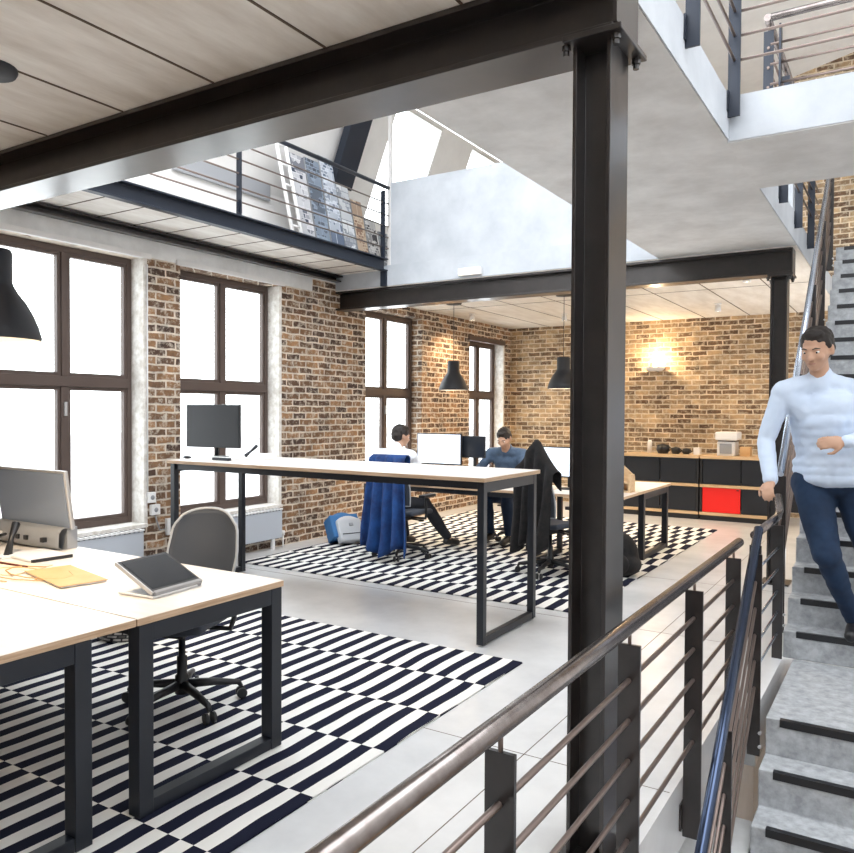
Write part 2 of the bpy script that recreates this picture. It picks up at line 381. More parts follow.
# concrete walkway strip, cross walkway, far slab
m = MB(); m.box(-2.07, 2.69, ZC+.012, -.86, 7.5, ZU); struct('ceiling_walkway', m, M_['concrete'])
m = MB(); m.box(-.858, 2.69, ZC+.014, -.852, 4.449, ZU); m.box(-.858, 5.451, ZC+.012, -.852, YB, ZU); struct('trim_walkway_fascia', m, M_['concrete_white'])
m = MB(); m.box(-.86, 4.452, ZC, 1.6, 5.45, ZU); struct('ceiling_cross_walkway', m, M_['concrete'])
m = MB(); m.box(-.855, 4.446, ZC+.008, 1.6, 4.452, ZU); struct('trim_cross_walkway_fascia', m, M_['concrete_white'])
m = MB(); m.box(-6.45, 7.5, ZC, -.86, YB, ZU); struct('ceiling_far', m, mat('pale_plank', (.62,.57,.50), .7, c2=(.76,.72,.66), scale=3, bump=.1, stretch=(2.2,.5,1), detail=9))
m = MB()
for x in (-5.3,-4.65,-4.0,-3.35,-2.7,-2.05,-1.4): m.box(x-.006, 7.72, ZC-.003, x+.006, YB, ZC+.001)
for y in (9.6,): m.box(-6.05, y-.004, ZC-.003, -.86, y+.004, ZC+.001)
struct('ceiling_far_joint', m, M_['joint'])
m = MB(); m.box(-6.04, 7.49, ZC+.01, -.86, 7.5, ZU); struct('trim_far_slab_edge', m, M_['concrete_white'])
m = MB(); m.box(-5.27, 7.56, ZU, -.9, 7.70, 4.26); struct('wall_upper_balustrade', m, M_['concrete_white'])
m = MB(); m.box(-5.30, 7.55, ZU, -5.26, 7.59, 5.45); struct('trim_upper_post', m, M_['plaster'])
# mezzanine soffit strip along the windows
m = MB(); m.box(-6.05, 2.69, 3.215, -5.33, 7.5, 3.34); struct('ceiling_mezzanine', m, M_['planks'])
m = MB()
for k in range(14): m.box(-6.0, 2.7+k*.36, 3.212, -5.36, 2.712+k*.36, 3.2155)
struct('ceiling_mezzanine_joint', m, M_['joint'])
# upper kneewall, mansard with two roof lights, main roof
m = MB(); m.box(-6.45, -2, 3.24, -6.06, YB, 3.95); struct('wall_knee', m, M_['plaster'])
sk = [(8.05, 9.10), (9.98, 12.05)]; spans = [(-2, 8.05), (9.10, 9.98), (12.05, YB)]
m = MB()
def mans(y0, y1, t0, t1):
    a = (-6.06+.6*t0, 3.95+1.5*t0); b = (-6.06+.6*t1, 3.95+1.5*t1)
    m.prism([a, b, (b[0]-.15, b[1]+.06), (a[0]-.15, a[1]+.06)], 'y', y0, y1)
for a, b in spans: mans(a, b, 0, 1)
for a, b in sk: mans(a, b, 0, .06); mans(a, b, .96, 1)
struct('wall_mansard', m, M_['plaster'])
for i, (a, b) in enumerate(sk):
    p = MB(); p.prism([(-6.04+.6*.06, 3.96+1.5*.06), (-6.04+.6*.96, 3.96+1.5*.96), (-6.045+.6*.96, 3.965+1.5*.96), (-6.045+.6*.06, 3.965+1.5*.06)], 'y', a, b)
    struct('window_%d' % (i+5), p, M_['glass'])
m = MB(); m.prism([(-5.46,5.55),(2.0,7.27),(2.0,7.4),(-5.46,5.7)], 'y', 6.0, YB); m.prism([(2.0,7.27),(4.5,6.4),(4.5,6.5),(2.0,7.4)], 'y', 6.0, YB)
struct('ceiling_roof', m, M_['plaster'])
m = MB(); m.box(-6.45, -2.3, -3.3, 3.2, -2.0, 6.6); struct('wall_near', m, M_['plaster'])
m = MB(); m.box(3.0, -2.0, -3.3, 3.2, YB, 6.6); struct('wall_right', m, M_['plaster'])
m = MB()
for y in (-2.0, 0.0, 2.0, 4.0, 5.9): m.box(-5.5, y, 6.45, 3.0, y+.1, 6.6)
struct('trim_rooflight_bar', m, M_['plaster'])
# lower level seen down the stairwell
m = MB(); m.box(-3, -2, -3.3, 3, 9, -3.2); struct('floor_lower', m, M_['tan'])
m = MB(); m.box(-3.0, 6.2, -3.2, 3, 6.4, -.31); struct('wall_lower', m, M_['plaster'])
m = MB(); m.box(-1.05, -2, -3.2, -.95, 6.2, -.31); struct('wall_stairwell', m, M_['plaster'])
m = MB(); m.box(-.95, -2, -.62, -.60, 4.1, -.50); struct('trim_stairwell_ledge', m, M_['concrete'])

# ------------------------------------------------------------------ stairs
m = MB(); m.box(-.59, 4.2, -.24, .8, 5.3, 0); struct('floor_landing', m, M_['stair'], .004)
def flight(name, label, n0, n1, y0, z0, xl, xr, desc):
    r = root(name, label, 'stairs', (0.1, y0, z0 if n0 >= 0 else z0-.9))
    pr = [];
    return r
rise, going = .18, .207
# upper flight: treads 1..18
N_ = 19; rise, going = .17, .197
poly = [(5.3, 0)]
for i in range(1, N_+1):
    poly.append((5.3+(i-1)*going, rise*i)); poly.append((5.3+i*going, rise*i))
poly.append((5.3+N_*going, rise*N_-.25)); poly.append((5.3+going*1.3, 0))
up = root('concrete_staircase', 'upper flight of pale concrete stairs rising away behind the walking man', 'stairs', (0, 5.3, 0))
b = MB(); b.prism(poly, 'x', -.65, .8); build('flight', b, M_['stair'], up, .006)
for i in range(1, N_+1):
    s = MB(); y = 5.3+(i-1)*going; s.box(-.575, y-.004, rise*i-.034, .7, y+.022, rise*i+.003); build('nosing_strip', s, M_['black'], up)
rise, going = .18, .21
poly = [(4.2, -.24), (4.2, -rise)]
for i in range(1, 12):
    poly.append((4.2-i*going, -rise*i)); poly.append((4.2-i*going, -rise*(i+1)))
poly.append((4.2-11*going+.3, -rise*12-.1)); poly.append((4.2, -.5))
lo = root('concrete_staircase', 'lower flight of pale concrete stairs dropping from the landing at the bottom edge', 'stairs', (0, 3.2, -2.2))
b = MB(); b.prism(poly, 'x', -.59, .8); build('flight', b, M_['stair'], lo, .006)
for i in range(0, 11):
    s = MB(); y = 4.2-i*going; s.box(-.525, y-.004, -rise*i-.034, .7, y+.03, -rise*i+.003); build('nosing_strip', s, M_['black'], lo)

# ------------------------------------------------------------------ steelwork
def ibeam_x(name, label, x0, x1, yc, z0, z1, w=.20, tf=.022, tw=.02):
    r = root(name, label, 'beam', ((x0+x1)/2, yc, z0))
    b = MB(); h = w/2
    b.prism([(yc-h,z0),(yc+h,z0),(yc+h,z0+tf),(yc+tw/2,z0+tf),(yc+tw/2,z1-tf),(yc+h,z1-tf),(yc+h,z1),(yc-h,z1),(yc-h,z1-tf),(yc-tw/2,z1-tf),(yc-tw/2,z0+tf),(yc-h,z0+tf)], 'x', x0, x1)
    build('beam_section', b, M_['steel'], r, .003)
    return r
b1 = ibeam_x('steel_beam', 'large dark steel beam crossing the upper left on the nearer column', -6.2, -.835, 2.575, 2.80, 3.03, .24)
p = MB(); p.box(-.835, 2.46, 2.822, -.822, 2.69, 3.008); build('end_plate', p, M_['steel'], b1)
b2 = ibeam_x('steel_beam', 'far dark steel beam under the pale slab, above the pendant lamps', -6.06, -.90, 7.6, 2.79, 3.018, .20)
p = MB(); p.box(-.9, 7.5, 2.79, -.888, 7.7, 3.015); build('end_plate', p, M_['steel'], b2)

def hcol(label, xc, yc, z0, z1, wx, wy, tf=.014):
    r = root('steel_column', label, 'column', (xc, yc, z0)); x0, x1, y0, y1 = xc-wx/2, xc+wx/2, yc-wy/2, yc+wy/2
    b = MB(); b.prism([(x0,y0),(x0+tf,y0),(x0+tf,yc-.01),(x1-tf,yc-.01),(x1-tf,y0),(x1,y0),(x1,y1),(x1-tf,y1),(x1-tf,yc+.01),(x0+tf,yc+.01),(x0+tf,y1),(x0,y1)], 'z', z0+.015, z1-.02)
    build('shaft', b, M_['steel'], r, .002)
    c = MB(); c.box(x0-.02, y0-.05, z1-.02, x1+.05, y1+.05, z1); build('cap_plate', c, M_['steel'], r, .003)
    c = MB(); c.box(x0-.05, y0-.05, z0, x1+.05, y1+.05, z0+.015); build('base_plate', c, M_['steel'], r, .003)
    for sx in (x0-.018, x1+.022):
        for sy in (y0-.015, y1+.015):
            q = MB(); q.lathe([(0,-.035),(.011,-.035),(.011,-.018),(.016,-.018),(.016,0),(0,0)], (sx, sy, z1-.02), 8, False); build('bolt', q, M_['steel'], r)
    return r
hcol('big dark steel column in the foreground, right of centre', -.912, 2.57, 0, 2.80, .132, .185)
hcol('slimmer dark steel column at the far end beside the stairs', -1.0, 7.6, 0, 2.79, .14, .16)

# ------------------------------------------------------------------ railings
def railing_y(label, x, y0, y1, posts, zf, zb, face, bars=(.17,.30,.43,.56,.69), top=.865, rr=.024, hm=None, pm=None, bm=None, extra=None, pw=.075, name='steel_railing'):
    r = root(name, label, 'railing', (x, y0, zf+zb))
    hm = hm or M_['handrail']; pm = pm or M_['steel']; bm = bm or M_['bar']
    h = MB(); h.tube([(x, y0, zf+top), (x, y1, zf+top)], rr, 16); build('handrail', h, hm, r)
    for y in posts:
        p = MB(); p.box(x-pw/2, y-.006, zf+zb, x+pw/2, y+.006, zf+top-.06); po = build('post', p, pm, r)
        c = MB(); c.tube([(x, y, zf+top-.062), (x, y, zf+top-rr*.8)], .006, 8); build('rail_pin', c, bm, po)
        k = MB(); k.box(min(face, x-pw/2), y-.0065, zf+zb+.03, max(face, x-pw/2+.002), y+.0065, zf+zb+.14); k.box(face-.001 if face < x else face, y-.03, zf+zb+.03, face+.008, y+.03, zf+zb+.14); build('bracket', k, pm, po)
    for z in bars:
        t = MB(); t.tube([(x, y0+.05, zf+z), (x, y1-.02, zf+z)], .0085, 8); build('bar', t, bm, r)
    return r
railing_y('near guard rail with round dark handrail running in front of the column', -.745, -.6, 4.30, (-.3, .6, 1.5, 2.42, 3.3, 4.15), 0, -.24, -.79, pw=.072)
railing_y('upper walkway rail ending at the cross walkway, top right', -.82, 2.5, 4.44, (2.55, 3.47, 4.40), ZU, -.13, -.852, pm=M_['steel_blue'], pw=.062)
railing_y('upper walkway rail beyond the cross walkway with blue-grey posts', -.82, 5.48, 8.9, (5.55, 6.35, 7.28, 8.25), ZU, -.14, -.852, pm=M_['steel_blue'], pw=.062)
railing_y('mezzanine rail in front of the leaning posters', -5.29, 2.5, 7.62, (3.3, 5.14, 7.44), 3.35, .0, -5.29, top=.85, rr=.022, hm=M_['steel_blue'], pm=M_['steel_blue'], pw=.06, bars=(.13,.26,.39,.52,.66))
def railing_x(label, y, x0, x1, posts, zf, lo_=-.2):
    r = root('steel_railing', label, 'railing', (x0, y, zf-.2))
    h = MB(); h.tube([(x0, y, zf+.865), (x1, y, zf+.865)], .024, 16); build('handrail', h, M_['handrail'], r)
    for x in posts:
        p = MB(); p.box(x-.006, y-.033, zf+lo_, x+.006, y+.033, zf+.80); build('post', p, M_['steel_blue'], r)
    for z in (.17,.30,.43,.56,.69):
        t = MB(); t.tube([(x0, y, zf+z), (x1, y, zf+z)], .0085, 8); build('bar', t, M_['bar'], r)
railing_x('rail along the near edge of the cross walkway, top right corner', 4.41, -.80, 1.5, (.2, 1.1), ZU)
railing_x('rail along the far edge of the cross walkway, top right corner', 5.49, -.80, 1.5, (-.74, .3, 1.2), ZU, -.03)

def railing_slope(label, x, yA, zA, yB, zB, posts, side, hm, pm, bars=5, drop=.19):
    # (yA,zA)-(yB,zB) is the line of the treads; the rail stands above it
    r = root('stair_railing', label, 'railing', (x, yA, min(zA, zB)-.2)); sl = (zB-zA)/(yB-yA)
    ZL = lambda y: zA+(y-yA)*sl
    h = MB(); h.tube([(x, yA, ZL(yA)+.90), (x, yB, ZL(yB)+.90)], .023, 16); build('handrail', h, hm, r)
    for y in posts:
        p = MB(); p.box(x-.03, y-.006, ZL(y)-drop, x+.03, y+.006, ZL(y)+.84); po = build('post', p, pm, r)
        c = MB(); c.tube([(x, y, ZL(y)+.84), (x, y, ZL(y)+.89)], .006, 8); build('rail_pin', c, M_['bar'], po)
        for q in (.05, .12):
            k = MB(); k.tube([(x+.03, y-.012, ZL(y)-drop+q), (x+.03, y+.012, ZL(y)-drop+q)], .009, 8); build('bolt', k, M_['silver'], po)
    for i in range(bars):
        z = .16+i*.135; t = MB(); t.tube([(x, yA, ZL(yA)+z), (x, yB, ZL(yB)+z)], .008, 8); build('bar', t, M_['bar'], r)
    return r
railing_slope('blue-grey inclined rail beside the lower flight of stairs', -.645, 1.9, -2.0, 4.26, .05, (2.6, 3.45, 4.19), 1, M_['rail_blue'], M_['steel'])
railing_slope('pale inclined rail climbing beside the upper flight of stairs', -.70, 5.45, .25, 8.9, 3.27, (5.5, 6.3, 7.2, 8.0, 8.8), 1, M_['chrome'], M_['steel'])
r = root('steel_railing', 'short level rail guarding the stair landing', 'railing', (-.68, 4.3, -.1))
h = MB(); h.tube([(-.68, 4.36, .90), (-.68, 5.22, .90), (-.68, 5.30, .93), (-.70, 5.36, 1.02)], .023, 14); build('handrail', h, M_['handrail'], r)
for y in (4.4, 5.26):
    p = MB(); p.box(-.71, y-.006, .0, -.65, y+.006, .84); build('post', p, M_['steel'], r)
for i in range(5):
    t = MB(); t.tube([(-.68, 4.3, .16+i*.135), (-.68, 5.3, .16+i*.135)], .008, 8); build('bar', t, M_['chrome'], r)

# mezzanine edge channel
m = MB(); m.prism([(-5.25,3.20),(-5.25,3.215),(-5.31,3.215),(-5.31,3.335),(-5.25,3.335),(-5.25,3.35),(-5.325,3.35),(-5.325,3.20)], 'y', 2.5, 7.5)
o = build('steel_channel', m, M_['steel_blue'], None, .002); tag(o, 'slim dark steel channel edging the mezzanine below its rail', 'beam')
m = MB(); m.box(-5.34, 7.46, 3.025, -5.26, 7.54, 3.20); o = build('steel_bracket', m, M_['steel_blue']); tag(o, 'small dark bracket joining mezzanine channel to far beam', 'bracket')
# dark rafter on the mansard
m = MB()
a0, a1 = V((-5.83, 7.30, 4.23)), V((-5.42, 7.30, 5.26)); d = (a1-a0).normalized(); n = d.cross(V((0,1,0)))
rot = Matrix((( d.x, 0, n.x), (d.y, 1, n.y), (d.z, 0, n.z)))
m.obox((a0+a1)/2, ((a1-a0).length, .34, .10), rot)
o = build('steel_rafter', m, M_['steel_blue'], None, .004); tag(o, 'dark blue-grey slanted rafter on the white sloping wall', 'rafter')
# board on the knee wall
m = MB(); m.box(-6.055, 5.0, 3.86, -6.02, 6.32, 4.04); o = build('wall_board', m, M_['grey'], None, .004); tag(o, 'long grey board on the low wall behind the mezzanine rail', 'board')

# ------------------------------------------------------------------ posters leaning on the mezzanine
PG = 'printed posters leaning on the mezzanine'
specs = [(6.36,.24,1.0,(.62,.62,.64),(.04,.05,.08),9),(6.62,.24,1.02,(.26,.32,.40),(.03,.035,.05),14),(6.88,.24,1.12,(.60,.64,.70),(.08,.11,.17),20),
         (7.12,.22,.86,(.16,.18,.22),(.6,.62,.64),12),(7.35,.21,.72,(.55,.45,.34),(.18,.09,.06),22),(7.60,.22,.62,(.62,.62,.62),(.02,.02,.03),24),(7.86,.20,.50,(.5,.53,.56),(.06,.07,.1),18)]
lab = ['tall white and black poster, first from the left on the mezzanine','blue-grey poster, second from the left on the mezzanine','pale poster with dark blue blocks, tallest on the mezzanine',
       'dark grey poster with white blocks on the mezzanine','tan and brown poster on the mezzanine','white poster with black blocks, second from the right on the mezzanine','small pale poster at the right end of the mezzanine']
for i, (y, wd, hh, ba, ink, scl) in enumerate(specs):
    rr_ = root('leaning_poster', lab[i], 'poster', (-5.50, y, 3.34), 0, PG)
    R_ = Matrix.Rotation(-.20, 3, 'Y')
    zb_ = 3.345 if y < 7.4 else 3.275
    c = V((-5.50, y, zb_))+R_ @ V((0, 0, hh/2))
    b = MB(); b.obox(c, (.02, wd, hh), R_); build('backing_board', b, M_['grey'], rr_)
    b = MB(); b.obox(c+R_ @ V((.0125,0,0)), (.004, wd-.012, hh-.012), R_); build('print', b, page_mat('poster_print', ba, ink, scl, i*3.1), rr_)
fr = root('folding_easel', 'white ladder-like folding easel at the left of the posters', 'easel', (-5.5, 6.12, 3.34))
for y in (6.05, 6.19):
    b = MB(); b.tube([(-5.44, y, 3.345), (-5.70, y, 4.45)], .02, 8); build('leg', b, M_['white'], fr)
for k in range(5):
    t = .12+k*.2; b = MB(); b.tube([(-5.44-.26*t, 6.05, 3.345+1.105*t), (-5.44-.26*t, 6.19, 3.345+1.105*t)], .012, 8); build('rung', b, M_['white'], fr)

# ------------------------------------------------------------------ rugs
def rug(label, x0, x1, y0, y1, mt):
    b = MB(); h = .009
    b.surf(lambda u, v: V((x0+(x1-x0)*u, y0+(y1-y0)*v, h+.0025*noise.noise(V((u*9, v*9, 0))))), 60, 40)
    b2 = MB(); b.box(x0, y0, .0012, x1, y1, .004)
    o = build('striped_rug', b, mt); tag(o, label, 'rug')
rug('black and white striped rug under the near desk', -5.35, -1.985, -.4, 4.29, M_['rug1'])
rug('black and white striped rug under the far work tables', -5.72, -2.10, 5.57, 10.55, M_['rug2'])

# ------------------------------------------------------------------ desks
def frame_leg(parent, x, y0, y1, top, t=.07, mtl=None):
    # closed rectangular end frame standing in the YZ plane: two uprights, floor rail and head rail
    mtl = mtl or M_['dark']
    for y in (y0, y1-t):
        b = MB(); b.box(x-t/2, y, 0.012, x+t/2, y+t, top-.03); build('leg', b, mtl, parent, .003)
    b = MB(); b.box(x-t/2+.004, y0+t, 0.012, x+t/2-.004, y1-t, .062); build('floor_rail', b, mtl, parent, .003)
    b = MB(); b.box(x-t/2+.002, y0+t, top-.10, x+t/2-.002, y1-t, top-.03); build('head_rail', b, mtl, parent, .003)
def desk(name, label, cat, x0, x1, y0, y1, top, fx, fy=None, th=.028, group=None, side_rail=True, t=.07):
    r = root(name, label, cat, ((x0+x1)/2, (y0+y1)/2, .0), 0, group)
    b = MB(); b.box(x0, y0, top-th, x1, y1, top-.002); build('tabletop_edge', b, M_['edge'], r, .002)
    b = MB(); b.box(x0+.001, y0+.001, top-.002, x1-.001, y1-.001, top); build('tabletop', b, M_['desk'], r)
    fy = fy or (y0+.01, y1-.01)
    for x in fx: frame_leg(r, x, fy[0], fy[1], top, t)
    if side_rail:
        for y in (fy[0]+.02, fy[1]-.05):
            b = MB(); b.box(min(fx), y, top-.08, max(fx), y+.03, top-.03); build('side_rail', b, M_['dark'], r)
    return r
desk('office_desk', 'near birch-topped desk holding the tablet, on black box frames', 'desk', -5.0, -2.415, 1.835, 2.625, .77, (-2.45, -4.9), t=.065)
desk('office_desk', 'desk in the bottom left corner butted against the tablet desk', 'desk', -5.0, -2.415, .98, 1.83, .77, (-2.45, -4.9), fy=(1.04, 1.65), t=.065)
desk('standing_table', 'long tall pale standing table on dark box frame legs', 'table', -5.40, -2.315, 4.40, 5.29, 1.115, (-5.36, -2.36), fy=(4.43, 5.27), t=.05)
desk('work_table', 'far work table the two seated men share', 'table', -5.32, -3.12, 7.08, 7.88, .74, (-5.27, -3.2), t=.05)
desk('work_table', 'far work table end seen right of the big column', 'table', -3.10, -2.28, 7.08, 8.88, .74, (-2.33, -3.05), fy=(7.9, 8.86), t=.06)

# ------------------------------------------------------------------ office chair
def chair(label, loc, rz, group='black mesh office chairs'):
    # faces +Y in its own frame
    r = root('office_chair', label, 'chair', (0,0,0), 0, group)
    for k in range(5):
        a = 2*PI*k/5+.0; d = V((math.cos(a), math.sin(a), 0))
        b = MB(); b.tube([d*.03+V((0,0,.115)), d*.16+V((0,0,.105)), d*.29+V((0,0,.085)), d*.305+V((0,0,.06))], [.024,.02,.015,.011], 10); l = build('base_arm', b, M_['black'], r)
        c = MB(); s_ = V((-d.y, d.x, 0))
        for sg in (-1, 1): c.tube([d*.305+s_*.012*sg+V((0,0,.028)), d*.305+s_*.028*sg+V((0,0,.028))], .027, 14)
        build('caster', c, M_['black'], l)
    b = MB(); b.lathe([(0,.07),(.035,.07),(.035,.16),(.026,.17),(.026,.26),(.017,.265),(.017,.40),(0,.40)], (0,0,0), 16); build('gas_column', b, M_['black'], r)
    b = MB(); b.box(-.07,-.12,.385,.07,.12,.43); b.tube([(.07,.02,.40),(.20,.03,.39)], .008, 8); b.box(.18,.01,.38,.23,.045,.40); build('tilt_mechanism', b, M_['black'], r, .008)
    def seat(u, v):
        x = (u-.5)*.50; y = (v-.5)*.47; e = max(abs(u-.5), abs(v-.5))*2
        k = 1-.10*max(0, abs(u-.5)*2+abs(v-.5)*2-1.3)
        return V((x*k, y*k+.02, .465+.02*(abs(u-.5)*2)**2-.03*max(0, (v-.75)*4)**2*.6))
    b = MB(); b.surf(seat, 12, 12); build('seat', b, M_['mesh'], r, solid=.05, subd=1)
    def bk(u, v, s=1):
        hw = .205*(1-.12*abs(v-.45)*2-.30*max(0, v-.8)*3*abs(u-.5)*2)
        x = (u-.5)*2*hw*s; z = .56+.43*v-.035*max(0, v-.75)*4*(abs(u-.5)*2)**2
        y = -.235-.06*v+.045*(abs(u-.5)*2)**2+.02*math.cos(v*PI)
        return V((x, y, z))
    b = MB(); b.surf(bk, 14, 14); bo = build('backrest', b, M_['mesh'], r, solid=.012)
    loop = [bk(0, t/12) for t in range(13)]+[bk(t/12, 1) for t in range(1, 13)]+[bk(1, 1-t/12) for t in range(1, 13)]+[bk(1-t/12, 0) for t in range(1, 13)]
    b = MB(); b.tube(loop, .0085, 8); build('rim', b, M_['rim'], bo)
    b = MB(); b.tube([(0,-.10,.41),(0,-.24,.42),(0,-.285,.50),(0,-.285,.72)], [.022,.024,.022,.016], 10); build('back_support', b, M_['black'], r)
    for sx in (-1, 1):
        b = MB(); b.tube([(sx*.10,0,.42),(sx*.27,0,.42),(sx*.285,-.01,.47),(sx*.285,-.03,.64)], .014, 10); b.obox((sx*.285,.01,.655), (.07,.25,.03), Matrix.Identity(3)); build('armrest', b, M_['black'], r, .006)
    return place(r, loc, rz, label)
ch = chair('black mesh office chair at the near desk, pulled up behind it', (-3.17, 2.68, .012), -2.78)
c2 = copy_tree(ch); place(c2, (-4.50, 6.72, .012), .05, 'office chair with the blue jacket over it')
c3 = copy_tree(ch); place(c3, (-2.86, 6.78, .012), -.25, 'office chair with the black coat over it')
c4 = copy_tree(ch); place(c4, (-4.0, 8.42, .012), PI, 'office chair under the man in the dark blue shirt')

# draped clothing over chair backs
def drape(name, label, cat, mt, cx, cy, rz, w0, w1, ztop, zbot, fwd=.26, pk=0, seed=0):
    Rz = Matrix.Rotation(rz, 3, 'Z')
    def fn(u, v):
        # v: 0 front hem inside -> over the top -> 1 outer hem
        a = (u-.5)*2
        wid = w0+(w1-w0)*max(0, (v-.25)/.75)
        top = ztop+pk*(1-abs(a))**1.3
        fold = .05*math.sin(u*24+seed+2*v)+.03*noise.noise(V((u*5, v*3, seed)))
        if v < .2: y = fwd-.05; z = top-.16*(1-v/.2)
        elif v < .3: t = (v-.2)/.1; y = fwd-.05-.11*t; z = top+.02*math.sin(t*PI)
        else: t = (v-.3)/.7; y = fwd-.17-.05*t-fold*(.3+t); z = top-(top-zbot-.05*math.sin(u*9+seed))*t
        return V((cx, cy, 0))+Rz @ V((a*wid/2, y-.44, z))
    b = MB(); b.surf(fn, 40, 26)
    o = build(name, b, mt, None, solid=.012); tag(o, label, cat); return o
drape('draped_jacket', 'cobalt blue jacket hanging over the seated man\'s chair', 'jacket', M_['jacket'], -4.47, 6.70, .05, .40, .56, 1.08, .12, seed=1)
drape('draped_coat', 'black coat peaked over the chair right of the standing table', 'coat', M_['coat'], -2.82, 6.79, -.25, .48, .36, .99, .30, pk=.28, seed=4)

# ------------------------------------------------------------------ pendant lamps
def pendant(loc, ztop, label):
    r = root('pendant_lamp', label, 'lamp', (loc[0], loc[1], loc[2]))
    x, y, z = loc
    prof = [(.195,0),(.198,.012),(.185,.06),(.165,.11),(.135,.165),(.105,.205),(.088,.235),(.082,.25),(.082,.38),(.075,.395),(0,.397)]
    b = MB(); b.lathe(prof, (x,y,z), 40); build('shade', b, M_['lampblack'], r)
    inn = [(.192,.002),(.180,.06),(.160,.108),(.130,.162),(.100,.20),(.083,.235),(.0,.24)]
    b = MB(); b.lathe(inn, (x,y,z), 40); build('shade_lining', b, M_['lampin'], r)
    b = MB(); b.sphere((x,y,z+.13), .035, 14); b.lathe([(.018,.155),(.018,.235)], (x,y,z), 12); build('bulb', b, M_['bulb'], r)
    b = MB(); b.tube([(x,y,z+.395),(x,y,ztop-.02)], .004, 6); build('cord', b, M_['black'], r)
    b = MB(); b.lathe([(0,-.035),(.10,-.035),(.108,-.02),(.108,-.001),(0,-.001)], (x,y,ztop), 24); build('ceiling_rose', b, M_['lampblack'], r)
    l = bpy.data.lights.new('pendant_light', 'SPOT'); l.energy = 85; l.color = (1,.80,.56); l.shadow_soft_size = .05; l.spot_size = 2.4; l.spot_blend = .6
    lo_ = bpy.data.objects.new('pendant_light', l); col.objects.link(lo_); lo_.location = (0,0,.085); lo_.parent = r
    return r
pendant((-3.40, 1.84, 1.85), 3.04, 'large black bell pendant lamp cut by the left edge')
pendant((-5.22, 9.0, 1.83), ZC-.002, 'black bell pendant lamp hanging between the two far windows')
pendant((-3.64, 9.0, 1.83), ZC-.002, 'black bell pendant lamp partly hidden by the big column')
# wall lamp on the back wall
r = root('wall_lamp', 'small glowing lamp on the back brick wall', 'lamp', (-3.42, YB-.1, 2.22))
b = MB(); b.lathe([(0,0),(.10,.0),(.14,.03),(.15,.06),(.13,.06),(0,.02)], (-3.42, YB-.16, 2.20), 24); build('dish', b, M_['white'], r)
b = MB(); b.tube([(-3.42, YB-.16, 2.215), (-3.42, YB, 2.21)], .018, 10); build('bracket', b, M_['black'], r)
b = MB(); b.sphere((-3.42, YB-.16, 2.30), .045, 14); build('bulb', b, M_['bulb'], r)
l = bpy.data.lights.new('wall_lamp_light', 'POINT'); l.energy = 34; l.color = (1,.74,.45); l.shadow_soft_size = .06
lo_ = bpy.data.objects.new('wall_lamp_light', l); col.objects.link(lo_); lo_.location = (0,-.10,.14); lo_.parent = r
# ceiling spots in the far room
def spot(x, y, z, label, en=110):
    r = root('ceiling_spot', label, 'lamp', (x, y, z-.12))
    b = MB(); b.lathe([(0,0),(.045,0),(.045,-.012),(.012,-.014),(.012,-.03)], (x,y,z), 18); build('mount', b, M_['white'], r)
    b = MB(); b.lathe([(.0,-.03),(.035,-.03),(.042,-.11),(.036,-.11),(.03,-.04),(0,-.04)], (x,y,z), 18); build('housing', b, M_['white'], r)
    b = MB(); b.sphere((x,y,z-.085), .022, 12); build('bulb', b, M_['bulb'], r)
    l = bpy.data.lights.new('spot_light', 'SPOT'); l.energy = en; l.color = (1,.74,.46); l.shadow_soft_size = .05; l.spot_size = 2.7; l.spot_blend = .8
    o = bpy.data.objects.new('spot_light', l); col.objects.link(o); o.location = (0,0,-.0); o.parent = r
spot(-1.45, 8.6, ZC-.001, 'small white ceiling spot beside the far column')
spot(-4.4, 10.9, ZC-.001, 'small white ceiling spot near the back wall, left')
spot(-2.2, 10.9, ZC-.001, 'small white ceiling spot near the back wall, right')
spot(-5.6, 10.2, ZC-.001, 'small white ceiling spot by the far brick pier')
# emergency light on slab edge
r = root('emergency_light', 'small white lit box on the pale slab edge above the far beam', 'light', (-4.12, 7.45, 3.03))
b = MB(); b.box(-4.26, 7.43, 3.045, -3.98, 7.49, 3.13); build('housing', b, M_['white'], r, .006)
b = MB(); b.box(-4.25, 7.425, 3.055, -3.99, 7.431, 3.12); build('diffuser', b, mat('warm_diffuser', (1,.86,.66), .4, emit=1.2), r)

# ------------------------------------------------------------------ radiators, sockets, pipes
def radiator(label, y0, y1):
    r = root('radiator', label, 'radiator', (-5.96, (y0+y1)/2, 0))
    b = MB(); b.box(-6.0, y0, .12, -5.93, y1, .43); build('panel', b, M_['radiator'], r, .006)
    b = MB(); b.box(-6.01, y0, .435, -5.92, y1, .45)
    g = b
    n = int((y1-y0)/.05)
    for k in range(n): g.box(-6.0, y0+.02+k*.05, .428, -5.928, y0+.035+k*.05, .452, mi=1)
    build('top_grille', g, [M_['white'], M_['black']], r)
    for y in (y0+.12, y1-.12):
        b = MB(); b.box(-5.975, y-.02, 0.0, -5.945, y+.02, .125); build('foot', b, M_['white'], r)
    b = MB(); b.lathe([(0,0),(.02,0),(.02,.05),(0,.05)], (-5.955, y1+.04, .14), 12); b.tube([(-5.955,y1+.04,.14),(-5.955,y1+.04,.0)], .008, 8); build('valve', b, M_['white'], r)
radiator('pale grey radiator under the leftmost window', 3.45, 4.58)
radiator('pale grey radiator under the second window', 5.2, 6.42)
